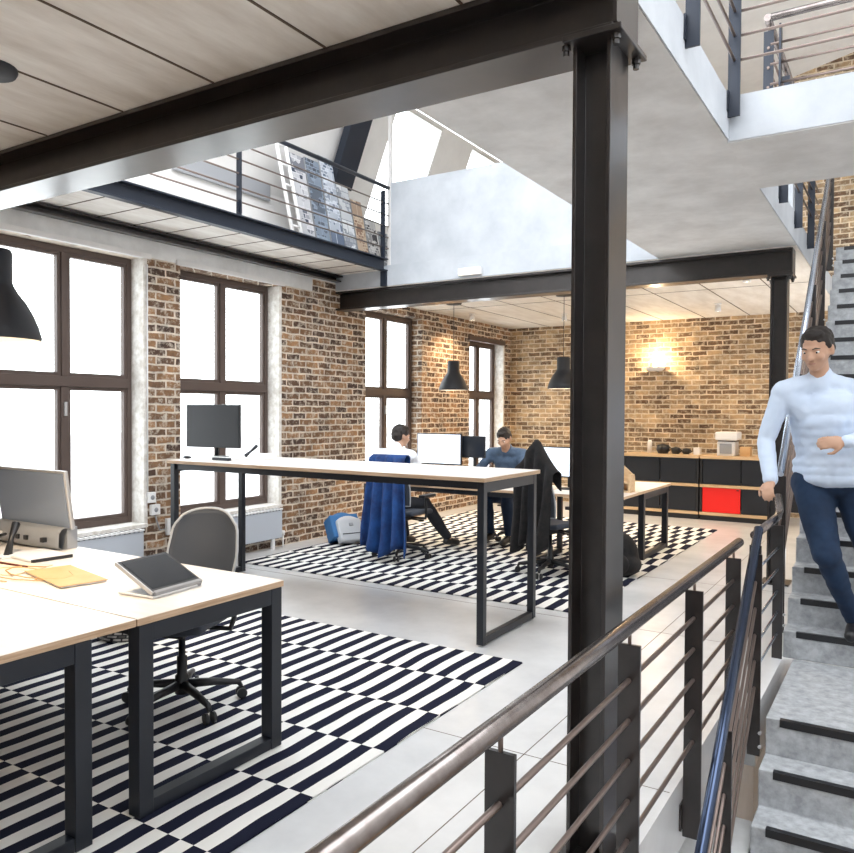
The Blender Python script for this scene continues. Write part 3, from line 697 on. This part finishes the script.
def socket(y, z, label, w=.09, h=.14):
    r = root('wall_socket', label, 'socket', (-6.04, y, z), 0, None)
    b = MB(); b.box(-6.05, y-w/2, z-h/2, -6.01, y+w/2, z+h/2); build('box', b, M_['white'], r, .006)
    b = MB(); b.lathe([(0,0),(.022,0),(.022,.003),(0,.003)], (0,0,0), 14); 
    for v in b.v: v.xyz = V((-6.01+v.z, y+v.x, z+v.y))
    build('outlet', b, M_['grey'], r)
socket(4.74, .72, 'upper white junction box on the pier between the first windows', .08, .10)
socket(4.78, .60, 'middle white junction box on the pier between the first windows', .10, .10)
socket(4.98, .42, 'lower white socket on the brick pier behind the mesh chair', .14, .16)
m = MB(); m.tube([(-6.03, 4.70, 2.9), (-6.03, 4.70, .77)], .007, 6); o = build('conduit_pipe', m, M_['white']); tag(o, 'thin white vertical conduit beside the leftmost window', 'pipe')
m = MB(); m.tube([(-6.03, 4.78, .55), (-6.02, 4.83, .40), (-6.03, 4.9, .40)], .007, 6); m.tube([(-6.03,4.98,.34),(-6.03,4.98,.01)], .007, 6); o = build('socket_cable', m, M_['grey']); tag(o, 'short grey cable linking the wall sockets', 'cable')

# ------------------------------------------------------------------ monitors and desk items
def monitor(label, c, w, h, rz, screen, zdesk, back=M_['black'], foot=True):
    # c centre of the panel, faces local -Y
    x, y, z = c; r = root('computer_monitor', label, 'monitor', (0,0,0), 0)
    b = MB(); b.box(-w/2,-.012,-h/2,w/2,.018,h/2)
    for v in b.v: v.z += z-zdesk
    build('panel', b, back, r, .004)
    b = MB(); b.box(-w/2+.012,-.0145,-h/2+.016,w/2-.012,-.0118,h/2-.012)
    for v in b.v: v.z += z-zdesk
    build('screen', b, screen, r)
    b = MB(); b.tube([(0,.035,z-zdesk),(0,.05,(z-zdesk)*.5),(0,.05,.008)], .018, 10); b.box(-.06,.015,z-zdesk-.06,.06,.04,z-zdesk+.06); build('stand', b, back, r)
    b = MB(); b.lathe([(0,0),(.12,0),(.12,.008),(.02,.016),(0,.016)], (0,.04,0), 24); build('foot', b, back, r)
    r.location = (x, y, zdesk); r.rotation_euler = (0,0,rz); return r
monitor('black monitor standing on the left end of the standing table', (-5.35, 4.88, 1.40), .62, .39, .10, M_['black'], 1.115)
monitor('lit white monitor in front of the man in white', (-4.58, 7.58, 1.11), .58, .36, .04, M_['lit'], .74)
monitor('dark monitor beside the lit white one', (-4.20, 7.70, 1.14), .30, .25, .1, M_['screen'], .74)
monitor('lit monitor beside the black coat', (-3.0, 7.55, 1.02), .56, .32, -.05, M_['lit'], .74)
monitor('small dark monitor behind the lit one at the big column', (-3.02, 8.3, 1.17), .36, .22, 0, M_['screen'], .74)
# large blue-grey display with connector dock on the near desk
r = root('desktop_display', 'tilted silver-blue display with grey connector dock at the left edge', 'monitor', (-4.35, 2.55, .77))
R_ = Matrix.Rotation(.14, 3, 'X'); c = V((-4.25, 2.53, 1.045))
b = MB(); b.obox(c, (.70, .025, .33), R_); build('panel', b, M_['silver'], r, .006)
b = MB(); b.obox(c+R_ @ V((0,-.0145,0)), (.672, .004, .305), R_); build('screen', b, M_['screen_off'], r)
b = MB()
def dock(u, v):
    a = (u-.5)*2; prof = [(0,0),(-.05,0),(-.075,.02),(-.07,.09),(-.045,.115),(0,.12)]
    k = v*5; i = min(4, int(k)); t = k-i; p = (prof[i][0]*(1-t)+prof[i+1][0]*t, prof[i][1]*(1-t)+prof[i+1][1]*t)
    return V((-4.28+a*.345, 2.54+p[0]*(1.25-.5*a*a)+.0, .772+p[1]))
b.surf(dock, 24, 10); b.box(-4.62, 2.54, .772, -3.94, 2.60, .892); build('dock', b, M_['grey'], r)
for i, xx in enumerate((-4.47, -4.34, -4.28, -4.20, -4.04)):
    b = MB(); b.box(xx, 2.440, .815, xx+.028, 2.464, .84); build('port', b, M_['black'] if i != 0 else M_['white'], r)
m = MB(); m.tube([(-4.38,2.44,.83),(-4.30,2.36,.84),(-4.24,2.22,.81),(-4.10,2.06,.781),(-4.02,1.86,.781)], .008, 8); o = build('display_cable', m, M_['black']); tag(o, 'thick black cable running down from the display dock', 'cable')
m = MB(); m.tube([(-4.34,2.41,.83),(-4.32,2.2,.80),(-4.2,1.98,.776),(-3.95,1.89,.776),(-3.45,1.86,.776)], .004, 8); o = build('display_cable', m, M_['grey']); tag(o, 'thin grey cable curling from the dock across the desk', 'cable')
# keyboard-like slim black tray
m = MB(); m.obox((-3.72, 2.32, .777), (.045, .42, .012), Matrix.Rotation(.80, 3, 'Z')); 
# tan notebook
r = root('notebook', 'tan notebook lying open-cornered on the near desk', 'notebook', (-3.26, 2.20, .77))
Rn = Matrix.Rotation(-.22, 3, 'Z'); b = MB(); b.obox((-3.29, 2.11, .776), (.44, .20, .006), Rn); build('pages', b, M_['paper'], r)
b = MB(); b.obox((-3.29, 2.11, .7805), (.45, .21, .003), Rn); build('cover', b, M_['tan'], r)
r = root('keyboard', 'slim white keyboard with dark front edge before the display', 'keyboard', (-3.80, 2.34, .77))
b = MB(); b.obox((-3.88, 2.33, .778), (.30, .21, .012), Matrix.Rotation(-.1, 3, 'Z')); build('body', b, M_['white'], r, .003)
b = MB(); b.obox((-3.722, 2.315, .779), (.014, .21, .015), Matrix.Rotation(-.1, 3, 'Z')); build('front_edge', b, M_['black'], r)
r = root('telephone_handset', 'black phone handset leaning by the display dock', 'phone', (-4.02, 2.22, .77))
b = MB(); b.tube([(-4.00,2.24,.775),(-4.02,2.27,.86),(-4.06,2.32,.93)], [.022,.013,.022], 10); build('handset', b, M_['black'], r)
b = MB(); b.box(-4.05, 2.18, .772, -3.95, 2.28, .782); build('base', b, M_['white'], r)
m = MB()
for k in range(3):
    m.tube([(-3.55+k*.05+.22*math.cos(t/9*5.4+k), 1.98+.05*k+.10*math.sin(t/9*5.4+k), .775+.003*k) for t in range(10)], .003, 6)
o = build('coiled_cable', m, M_['tan']); tag(o, 'thin tan cable loops lying on the desk at the left edge', 'cable')
m = MB(); m.tube([(-3.9,2.1,.781),(-3.62,2.12,.781)], .006, 8); o = build('pen', m, mat('dark_red_pen', (.12,.02,.01), .4)); tag(o, 'dark red pen on the desk at the left edge', 'pen')
m = MB(); m.obox((-3.75, 2.05, .774), (.42,.26,.006), Matrix.Rotation(.3, 3, 'Z')); o = build('paper_sheet', m, mat('cream_paper', (.80,.66,.50), .7)); tag(o, 'cream paper sheets under the pen at the left edge', 'paper')
# tablet on stand
r = root('tablet_stand', 'black tablet propped on a white wedge stand near the desk corner', 'tablet', (-2.86, 2.30, .77))
Rt = Matrix.Rotation(PI/2+.10, 3, 'Z') @ Matrix.Rotation(.46, 3, 'X'); c = V((-2.745, 2.20, .842))
b = MB(); b.obox(c, (.28, .24, .014), Rt); build('tablet', b, M_['black'], r, .004)
b = MB(); b.obox(c+Rt @ V((0,.004,.0075)), (.25, .20, .002), Rt); build('screen', b, M_['screen'], r)
b = MB(); b.obox(c+Rt @ V((0,-.12,-.004)), (.275, .018, .03), Rt); build('hinge', b, M_['grey'], r, .004)
b = MB(); b.obox(c+V((.02,-.02,-.066)), (.26,.20,.008), Matrix.Rotation(PI/2+.10, 3, 'Z')); build('stand_foot', b, M_['white'], r, .003)
b = MB(); b.obox(c+Rt @ V((-.143,0,0)), (.006,.24,.016), Rt); build('side_edge', b, M_['silver'], r)

# standing table items
r = root('keyboard', 'white keyboard below the black monitor on the standing table', 'keyboard', (-5.08, 4.70, 1.115))
b = MB(); b.box(-5.32, 4.64, 1.116, -4.90, 4.78, 1.132); build('body', b, M_['white'], r, .004)
b = MB(); b.box(-5.06, 4.60, 1.116, -4.86, 4.635, 1.140); build('wrist_rest', b, M_['dark'], r, .004)
b = MB()
for i in range(14):
    for j in range(4): b.box(-5.305+i*.0285, 4.652+j*.029, 1.132, -5.282+i*.0285, 4.676+j*.029, 1.136)
build('keys', b, M_['paper'], r)
r = root('desk_phone', 'white desk phone with dark handset right of the black monitor', 'phone', (-4.80, 4.92, 1.115))
b = MB(); b.prism([(4.82,1.116),(5.02,1.116),(5.02,1.165),(4.82,1.130)], 'x', -4.90, -4.70); build('body', b, M_['white'], r, .006)
b = MB(); b.tube([(-4.90,4.84,1.15),(-4.905,4.90,1.18),(-4.93,5.0,1.225)], [.018,.012,.018], 10); build('handset', b, M_['dark'], r)
m = MB(); m.sphere((-5.44, 4.66, 1.125), (.05,.03,.014), 14); o = build('computer_mouse', m, M_['dark']); tag(o, 'dark mouse at the left end of the standing table', 'mouse')
m = MB(); m.obox((-4.42, 4.75, 1.118), (.22,.30,.005), Matrix.Rotation(.3,3,'Z')); o = build('paper_sheet', m, M_['paper']); tag(o, 'white paper sheet on the standing table beside the desk phone', 'paper')
m = MB(); m.obox((-2.85, 5.05, 1.118), (.22,.30,.005), Matrix.Rotation(-.2,3,'Z')); o = build('paper_sheet', m, M_['paper']); tag(o, 'white paper sheet on the right end of the standing table', 'paper')

# wooden organiser and cup on the far table
r = root('desk_organiser', 'small house-shaped wooden organiser on the far table end', 'organiser', (-2.44, 7.65, .74))
b = MB(); b.prism([(-2.56,.742),(-2.34,.742),(-2.34,.90),(-2.45,1.0),(-2.56,.90)], 'y', 7.70, 7.72)
b.box(-2.36,7.55,.742,-2.34,7.70,.92); b.box(-2.56,7.55,.742,-2.54,7.70,.92); b.box(-2.54,7.55,.742,-2.36,7.70,.755); b.box(-2.54,7.56,.83,-2.36,7.70,.842)
build('carcass', b, M_['wood'], r)
m = MB(); m.lathe([(0,0),(.035,0),(.042,.09),(.038,.09),(.032,.008),(0,.008)], (-2.45,7.42,.742), 18); o = build('paper_cup', m, M_['white']); tag(o, 'white cup in front of the wooden organiser', 'cup')

# ------------------------------------------------------------------ cabinets at the back wall
def cabinet(label, x0, x1, red):
    y0, y1 = 11.45, 11.95; r = root('storage_cabinet', label, 'cabinet', ((x0+x1)/2, 11.7, 0), 0, None)
    b = MB(); b.box(x0,y0+.03,.0,x1,y1,.075); build('plinth', b, M_['black'], r)
    for z in (.075, .475, .885):
        b = MB(); b.box(x0,y0-.01,z,x1,y1,z+.04); build('shelf_board', b, M_['wood'], r)
    for x in (x0, x1-.03): 
        b = MB(); b.box(x,y0+.002,.115,x+.03,y1,.885); build('side_panel', b, M_['black'], r)
    xm = (x0+x1)/2
    for i, (xa, xb) in enumerate(((x0+.035, xm-.006), (xm+.006, x1-.035))):
        for j, (za, zb) in enumerate(((.12,.47),(.52,.88))):
            rd = red and i == 0 and j == 0
            b = MB(); b.box(xa,y0+.012,za,xb,y0+.03,zb); d_ = build('door', b, M_['red'] if rd else M_['dark'], r, .003)
            if rd: d_['label'] = 'bright red door'
            b = MB(); b.box(xb-.05,y0+.004,zb-.03,xb-.02,y0+.012,zb-.015); build('door_handle', b, M_['black'], d_)
    b = MB(); b.box(x0+.03,y1-.02,.115,x1-.03,y1,.885); build('back_panel', b, M_['black'], r)
cabinet('black cabinet with the red door under the back wall', -2.53, -1.42, True)
cabinet('all-black cabinet with wooden shelves left of the red-doored one', -3.66, -2.55, False)
r = root('coffee_machine', 'white coffee machine on the red-doored cabinet', 'coffee machine', (-2.2, 11.7, .925))
b = MB(); b.box(-2.32,11.55,.926,-2.08,11.85,1.13); build('body', b, M_['white'], r, .01)
b = MB(); b.box(-2.34,11.50,1.15,-2.04,11.86,1.27); build('head', b, M_['white'], r, .02)
b = MB(); b.box(-2.31,11.56,1.13,-2.07,11.84,1.15); build('neck', b, M_['black'], r)
b = MB(); b.box(-2.28,11.535,.96,-2.12,11.549,1.10); build('front_grille', b, M_['grey'], r)
def jar(x, z0, r_, h_, mt, name, label, cat):
    b = MB(); b.lathe([(0,0),(r_,0),(r_,h_*.8),(r_*.7,h_),(0,h_)], (x,11.68,z0), 16); o = build(name, b, mt); tag(o, label, cat)
m = MB(); m.box(-2.02,11.6,.926,-1.88,11.75,1.06); o = build('tan_box', m, M_['tan'], None, .004); tag(o, 'small tan box beside the coffee machine', 'box')
for x, s_, lb in ((-3.12,.10,'leftmost round black pot on the all-black cabinet'),(-2.93,.07,'middle round black pot on the all-black cabinet'),(-2.78,.06,'black pot beside the small white box')):
    r = root('round_pot', lb, 'pot', (x, 11.68, .925), 0, 'black pots on the cabinet')
    b = MB(); b.lathe([(0,0),(s_*.7,0),(s_,s_*.6),(s_*.85,s_*1.3),(0,s_*1.5)], (x,11.68,.926), 18); build('body', b, M_['black'], r)
    b = MB(); b.tube([(x+s_*.8,11.68,.926+s_*.4),(x+s_*1.3,11.68,.926+s_*.7),(x+s_*.8,11.68,.926+s_*1.1)], .01, 8); build('handle', b, M_['black'], r)
m = MB(); m.box(-2.66,11.6,.926,-2.57,11.72,1.03); o = build('white_box', m, M_['white'], None, .004); tag(o, 'small white box at the right end of the all-black cabinet', 'box')
jar(-3.32, .926, .035, .2, M_['white'], 'white_bottle', 'slim white bottle at the left of the black pots', 'bottle')

# ------------------------------------------------------------------ bags
def blobmesh(name, prims, mt, parent, vox=.012, smooth=4, sub=None):
    b = MB(); prims(b) if callable(prims) else None
    me = bpy.data.meshes.new(name); me.from_pydata([tuple(v) for v in b.v], [], b.f)
    t = bpy.data.objects.new('tmp', me); col.objects.link(t)
    bm = bmesh.new(); bm.from_mesh(me); bmesh.ops.recalc_face_normals(bm, faces=bm.faces); bm.to_mesh(me); bm.free()
    rm = t.modifiers.new('r', 'REMESH'); rm.mode = 'VOXEL'; rm.voxel_size = vox; rm.use_smooth_shade = True
    sm = t.modifiers.new('s', 'SMOOTH'); sm.iterations = smooth; sm.factor = .5
    dg = bpy.context.evaluated_depsgraph_get(); ev = t.evaluated_get(dg); nm = bpy.data.meshes.new_from_object(ev)
    bpy.data.objects.remove(t); nm.name = name; nm.materials.clear()
    for p in nm.polygons: p.use_smooth = True
    if sub: sub(nm)
    return link_mesh(name, nm, mt, parent)
def cap(b, p0, r0, p1, r1, seg=16):
    b.sphere(p0, r0, seg); b.sphere(p1, r1, seg); b.tube([p0, p1], [r0*.995, r1*.995], seg)
r = root('backpack', 'blue and grey backpack lying on the rug against the brick wall', 'backpack', (-5.5, 7.0, .012))
Rb = Matrix.Rotation(-.45, 3, 'Z'); Rl = Rb @ Matrix.Rotation(-.55, 3, 'Y')
def bagp(b):
    b.obox((-5.56,7.04,.175), (.20,.36,.28), Rl); b.sphere((-5.56,7.04,.185), (.13,.19,.185), 22, Rl)
blobmesh('bag_body', bagp, M_['pack_blue'], r, .014, 6)
def pockp(b):
    b.obox(V((-5.45,6.99,.165))+Rl @ V((0,.02,-.01)), (.12,.30,.27), Rl); b.sphere(V((-5.45,6.99,.165))+Rl @ V((.0,.02,.10)), (.07,.15,.08), 18, Rl)
blobmesh('front_pocket', pockp, M_['pack_grey'], r, .014, 8)
b = MB(); b.obox(V((-5.45,6.99,.165))+Rl @ V((.064,.03,.05)), (.012,.05,.035), Rl); build('badge', b, M_['grey'], r, .004)
b = MB(); b.tube([V((-5.45,6.99,.165))+Rl @ V((.062,-.10+.03*t,-.06+.0*t)) for t in range(9)], .005, 6); build('zip', b, M_['dark'], r)
b = MB(); b.tube([(-5.62,7.20,.25),(-5.50,7.24,.14),(-5.36,7.20,.035)], .014, 8); build('shoulder_strap', b, M_['pack_blue'], r)
r = root('backpack', 'black backpack on the floor right behind the big column', 'backpack', (-2.25, 7.15, .012))
blobmesh('bag_body', lambda b: (b.sphere((-2.29,7.12,.20), (.17,.15,.21), 20), b.sphere((-2.27,7.09,.12), (.19,.17,.12), 20)), M_['coat'], r, .015)
b = MB(); b.tube([(-2.36,7.12,.36),(-2.30,7.08,.43),(-2.24,7.10,.36)], .012, 8); build('grab_handle', b, M_['coat'], r)
b = MB(); b.sphere((-2.27,6.95,.14), (.12,.06,.10), 16); build('front_pocket', b, M_['coat'], r)
r = root('mesh_basket', 'low speckled basket behind the near desk legs', 'basket', (-4.5, 3.35, .012))
b = MB(); b.lathe([(0,.0),(.20,.0),(.24,.26),(.228,.26),(.19,.012),(0,.012)], (-4.5,3.35,.012), 28); build('bowl', b, page_mat('speckled_weave', (.03,.03,.035), (.7,.68,.66), 60, 2), r)
b = MB(); b.tube([(-4.5+.238*math.cos(t*PI/12), 3.35+.238*math.sin(t*PI/12), .272) for t in range(25)], .008, 8); build('rim', b, M_['black'], r)

# ------------------------------------------------------------------ people
def frame_of(fwd, up=V((0,0,1))):
    f = V(fwd).normalized(); s = f.cross(up).normalized(); u = s.cross(f)
    return Matrix(((s.x, f.x, u.x), (s.y, f.y, u.y), (s.z, f.z, u.z)))     # columns: right, forward, up
def hand(b, wrist, d, nrm, curl=.5, L=.18, thumb=1):
    wrist = V(wrist); d = V(d).normalized(); n = V(nrm); n = (n-d*n.dot(d)).normalized(); s = d.cross(n)
    pc = wrist+d*.05
    rot = Matrix(((s.x, d.x, n.x), (s.y, d.y, n.y), (s.z, d.z, n.z)))
    b.sphere(pc, (.040,.055,.019), 18, rot); b.sphere(wrist+d*.075, (.040,.026,.016), 16, rot)
    for k, (off, ln) in enumerate(((-.030,.066),(-.010,.076),(.010,.072),(.030,.055))):
        p0 = wrist+d*.088+s*off; a = curl
        d1 = (d*math.cos(a)+n*math.sin(a)); d2 = (d*math.cos(a*2.1)+n*math.sin(a*2.1)); d3 = (d*math.cos(a*3)+n*math.sin(a*3))
        p1 = p0+d1*ln*.5; p2 = p1+d2*ln*.32; p3 = p2+d3*ln*.22
        cap(b, p0, .0095, p1, .0088, 10); cap(b, p1, .0088, p2, .008, 10); cap(b, p2, .008, p3, .007, 10)
    t0 = wrist+d*.03+s*(-.033*thumb); dt = (d*.75-s*thumb*.6+n*.35).normalized(); t1 = t0+dt*.045; t2 = t1+(d*.85+n*.5).normalized()*.032
    cap(b, t0, .013, t1, .0105, 10); cap(b, t1, .0105, t2, .009, 10)
def head(b, c, fwd, k=1.0):
    Rh = frame_of(fwd); P = lambda s, f, u: V(c)+Rh @ V((s*k, f*k, u*k))
    b.sphere(P(0,-.012,.035), (.076*k,.096*k,.088*k), 24, Rh)
    b.sphere(P(0,.022,-.015), (.066*k,.074*k,.078*k), 24, Rh)
    b.sphere(P(0,.036,-.062), (.048*k,.050*k,.046*k), 20, Rh); b.sphere(P(0,.068,-.088), (.024*k,.020*k,.020*k), 14, Rh)
    b.sphere(P(0,.086,.024), (.045*k,.014*k,.010*k), 14, Rh)
    for s in (-1, 1):
        b.sphere(P(.077*s,-.008,-.005), (.010*k,.020*k,.032*k), 14, Rh)
        b.sphere(P(.038*s,.066,-.024), (.024*k,.022*k,.024*k), 14, Rh)
    cap(b, P(0,.094,.012), .009*k, P(0,.112,-.026), .013*k, 12); b.sphere(P(.012,.102,-.030), .009*k, 10); b.sphere(P(-.012,.102,-.030), .009*k, 10)
    b.sphere(P(0,.088,-.052), (.024*k,.012*k,.006*k), 12, Rh); b.sphere(P(0,.086,-.063), (.021*k,.012*k,.007*k), 12, Rh)
def face_parts(c, fwd, body, k=1.0, long=False, hairmat=None):
    Rh = frame_of(fwd); P = lambda s, f, u: V(c)+Rh @ V((s*k, f*k, u*k))
    def hp(b):
        b.sphere(P(0,-.018,.046), (.082*k,.098*k,.086*k), 22, Rh); b.sphere(P(0,-.045,.005), (.078*k,.070*k,.075*k), 20, Rh)
        b.sphere(P(0,.040,.092), (.060*k,.040*k,.028*k), 16, Rh)
        for s in (-1, 1): b.sphere(P(.070*s,-.005,.040), (.013*k,.040*k,.040*k), 14, Rh)
    def rough(me):
        for v in me.vertices:
            n = noise.noise(v.co*38)*.006; v.co += v.normal*n
    blobmesh('hair', hp, hairmat or M_['hair'], body, .007, 3, rough)
    for s in (-1, 1):
        e = MB(); e.sphere(P(.031*s,.0775,.004), (.012*k,.010*k,.0065*k), 14, Rh); eo = build('eye', e, M_['white'], body)
        e = MB(); e.sphere(P(.031*s,.0860,.002), (.0055*k,.0028*k,.0055*k), 12, Rh); build('iris', e, M_['hair'], eo)
        e = MB(); e.tube([P(.014*s,.096,.022), P(.032*s,.092,.027), P(.050*s,.080,.021)], [.003*k,.0036*k,.002*k], 8); build('eyebrow', e, M_['hair'], body)
    e = MB(); e.tube([P(-.022,.092,-.0575), P(0,.101,-.056), P(.022,.092,-.0575)], .0022*k, 6); build('lips', e, mat('lip', (.36,.15,.12), .5), body)
def person(label, J, fwd, facedir, shirt, trousers, shoes, vox=.008, collar=True, sleeves=1.0, curlL=.6, curlR=.6, nL=(0,0,-1), nR=(0,0,-1), k=1.0, hdirL=None, hdirR=None, bulk=1.0):
    J = {a: V(p) for a, p in J.items()}; f = V(fwd).normalized(); side = f.cross(V((0,0,1))).normalized()
    base = (J['ankL']+J['ankR'])/2; r = root('person', label, 'person', (base.x, base.y, min(J['ankL'].z, J['ankR'].z)-.08))
    rs = frame_of((J['shL']-J['shR']).cross(V((0,0,1))) if False else f, (J['neck']-J['pelvis']).normalized())
    def torso(b, g):
        pe, ch_, ne = J['pelvis'], J['chest'], J['neck']
        rot = rs; bk_ = bulk
        for t in range(7):
            q = t/6; rx = (.158+(.150-.158)*min(1, q*2)) if q < .5 else .150+(.168-.150)*(q-.5)*2
            b.sphere(pe.lerp(ch_, q), (rx*bk_+g, (.112+.008*q)*bk_+g, .10+g), 24, rot)
        b.sphere(ch_.lerp(ne, .3), (.160*bk_+g, .105*bk_+g, .11+g), 24, rot)
        for s in ('L','R'):
            cap(b, J['sh'+s].lerp(ne, .75)-V((0,0,.02)), .055+g*.6, J['sh'+s], .056+g, 18)
            cap(b, J['sh'+s], .054+g, ch_.lerp(J['sh'+s], .4), .09+g, 18)
    def arms(b, g, end=1.0):
        for s in ('L','R'):
            cap(b, J['sh'+s], .050+g, J['el'+s], .040+g, 18)
            w_ = J['el'+s].lerp(J['wr'+s], end); cap(b, J['el'+s], .040+g, w_, .040+(.028-.040)*end+g, 18)
    def legs(b, g, end=1.0):
        for s in ('L','R'):
            cap(b, J['hip'+s], .090*bulk+g, J['kn'+s], .058*bulk+g, 20); a_ = J['kn'+s].lerp(J['ank'+s], end)
            cap(b, J['kn'+s], .056+g, a_, .040+g, 18); cap(b, J['kn'+s].lerp(J['ank'+s], .15), .058+g, J['kn'+s].lerp(J['ank'+s], .45), .052+g, 16)
        b.sphere(J['pelvis']-V((0,0,.03)), (.158+g,.12+g,.10+g), 24, rs)
    hc = J['head']
    def body(b):
        torso(b, 0); arms(b, 0); legs(b, 0); cap(b, J['neck']-V((0,0,.04)), .058, hc-V(facedir).normalized()*.02-V((0,0,.06)), .052, 18); head(b, hc, facedir, k)
        hand(b, J['wrL'], hdirL or (J['wrL']-J['elL']), nL, curlL, thumb=-1); hand(b, J['wrR'], hdirR or (J['wrR']-J['elR']), nR, curlR, thumb=1)
        for s in ('L','R'):
            t = J['toe'+s]; cap(b, J['ank'+s], .038, J['ank'+s]-V((0,0,.04)), .034, 12); cap(b, J['ank'+s]-V((0,0,.04)), .034, t, .028, 12)
    bo = blobmesh('body', body, M_['skin'], r, vox, 3)
    def wr(me):
        for v in me.vertices:
            n = noise.noise(V((v.co.x*8, v.co.y*8, v.co.z*7)))*.009+noise.noise(v.co*26)*.004; v.co += v.normal*n
    def shirt_p(b):
        torso(b, .016); arms(b, .014, .96)
        cap(b, J['neck']-V((0,0,.05)), .070, J['neck']+V((0,0,.012)), .066, 18)
        for q in (-.02, .03, .08): b.sphere(J['pelvis']+V((0,0,q)), (.196*bulk,.150*bulk,.07), 22, rs)
    blobmesh('shirt', shirt_p, shirt, r, .011, 3, wr)
    def tr_p(b):
        legs(b, .014, .93)
        b.sphere(J['pelvis']+V((0,0,.0)), (.176,.138,.11), 22, rs)
    blobmesh('trousers', tr_p, trousers, r, .012, 3, wr)
    for s in ('L','R'):
        def sh(b, s=s):
            a_ = J['ank'+s]; t = J['toe'+s]; h_ = a_-V((0,0,.045))-(t-a_).normalized()*.04
            d_ = V((t.x-a_.x, t.y-a_.y, 0)); cap(b, a_-V((0,0,.03)), .045, t, .038, 14); cap(b, h_, .038, t, .036, 14)
        blobmesh('shoe', sh, shoes, r, .008, 2)
    face_parts(hc, facedir, bo, k)
    b = MB(); 
    return r
# man walking down the stairs
person('man in pale blue shirt and navy trousers walking down the stairs, hand on the rail', dict(
    pelvis=(-.395,5.28,1.17), chest=(-.43,5.22,1.50), neck=(-.45,5.17,1.765), head=(-.465,5.11,1.925),
    shL=(-.235,5.27,1.675), shR=(-.645,5.13,1.675), elL=(-.10,5.16,1.42), wrL=(-.30,4.97,1.385),
    elR=(-.745,5.14,1.385), wrR=(-.70,5.03,1.135), hipL=(-.285,5.31,1.12), hipR=(-.50,5.27,1.12),
    knL=(-.20,5.30,.76), knR=(-.40,5.13,.70), ankL=(-.13,5.58,.46), ankR=(-.26,5.38,.27),
    toeL=(-.12,5.44,.405), toeR=(-.27,5.22,.215)),
    (-.30,-1,0), (-.30,-1,-.30), M_['shirt_blue'], M_['jeans'], M_['shoe'], .0075, nL=(0,1,-.3), nR=(.3,0,-1), hdirL=V((-1,-.25,-.05)), hdirR=V((-.05,-.8,-.45)), curlL=.45, curlR=.6, k=1.08, bulk=1.14)
# seated man in white
person('seated man in a white shirt with his back to the camera', dict(
    pelvis=(-4.720,6.740,0.560), chest=(-4.710,6.800,0.920), neck=(-4.700,6.870,1.130), head=(-4.690,6.950,1.270),
    shL=(-4.900,6.850,1.060), shR=(-4.500,6.870,1.060), elL=(-4.950,7.020,0.820), wrL=(-4.860,7.240,0.800), elR=(-4.440,7.040,0.820), wrR=(-4.550,7.260,0.800),
    hipL=(-4.820,6.760,0.540), hipR=(-4.620,6.760,0.540), knL=(-4.860,7.180,0.540), knR=(-4.520,7.180,0.520), ankL=(-4.860,7.300,0.120), ankR=(-4.360,7.420,0.120),
    toeL=(-4.860,7.460,0.055), toeR=(-4.340,7.580,0.055)), (0,1,0), (.45,1,-.22), M_['shirt_white'], M_['trouser'], M_['shoe'], .011)
person('seated man in a dark blue shirt looking down beside the far window', dict(
    pelvis=(-4.020,8.340,0.560), chest=(-4.020,8.260,0.900), neck=(-4.010,8.180,1.100), head=(-4.000,8.090,1.230),
    shL=(-3.810,8.200,1.040), shR=(-4.220,8.200,1.040), elL=(-3.730,8.020,0.840), wrL=(-3.910,7.860,0.800), elR=(-4.310,8.020,0.840), wrR=(-4.110,7.840,0.800),
    hipL=(-3.920,8.320,0.540), hipR=(-4.120,8.320,0.540), knL=(-3.890,7.940,0.550), knR=(-4.150,7.940,0.550), ankL=(-3.870,7.960,0.120), ankR=(-4.130,8.000,0.120),
    toeL=(-3.870,7.800,0.055), toeR=(-4.130,7.840,0.055)), (0,-1,0), (0,-1,-.55), M_['shirt_navy'], M_['jeans'], M_['shoe'], .011)

# ------------------------------------------------------------------ outside
r = root('neighbouring_building', 'overexposed white building wall seen through the tall windows', 'building', (-11, 8, -3.4))
b = MB(); b.box(-11.5,-6,-3.4,-11,24,1.15); build('facade', b, M_['ext'], r)
b = MB(); b.box(-11.0,-6,.90,-10.9,24,.98); build('ledge', b, M_['extline'], r)
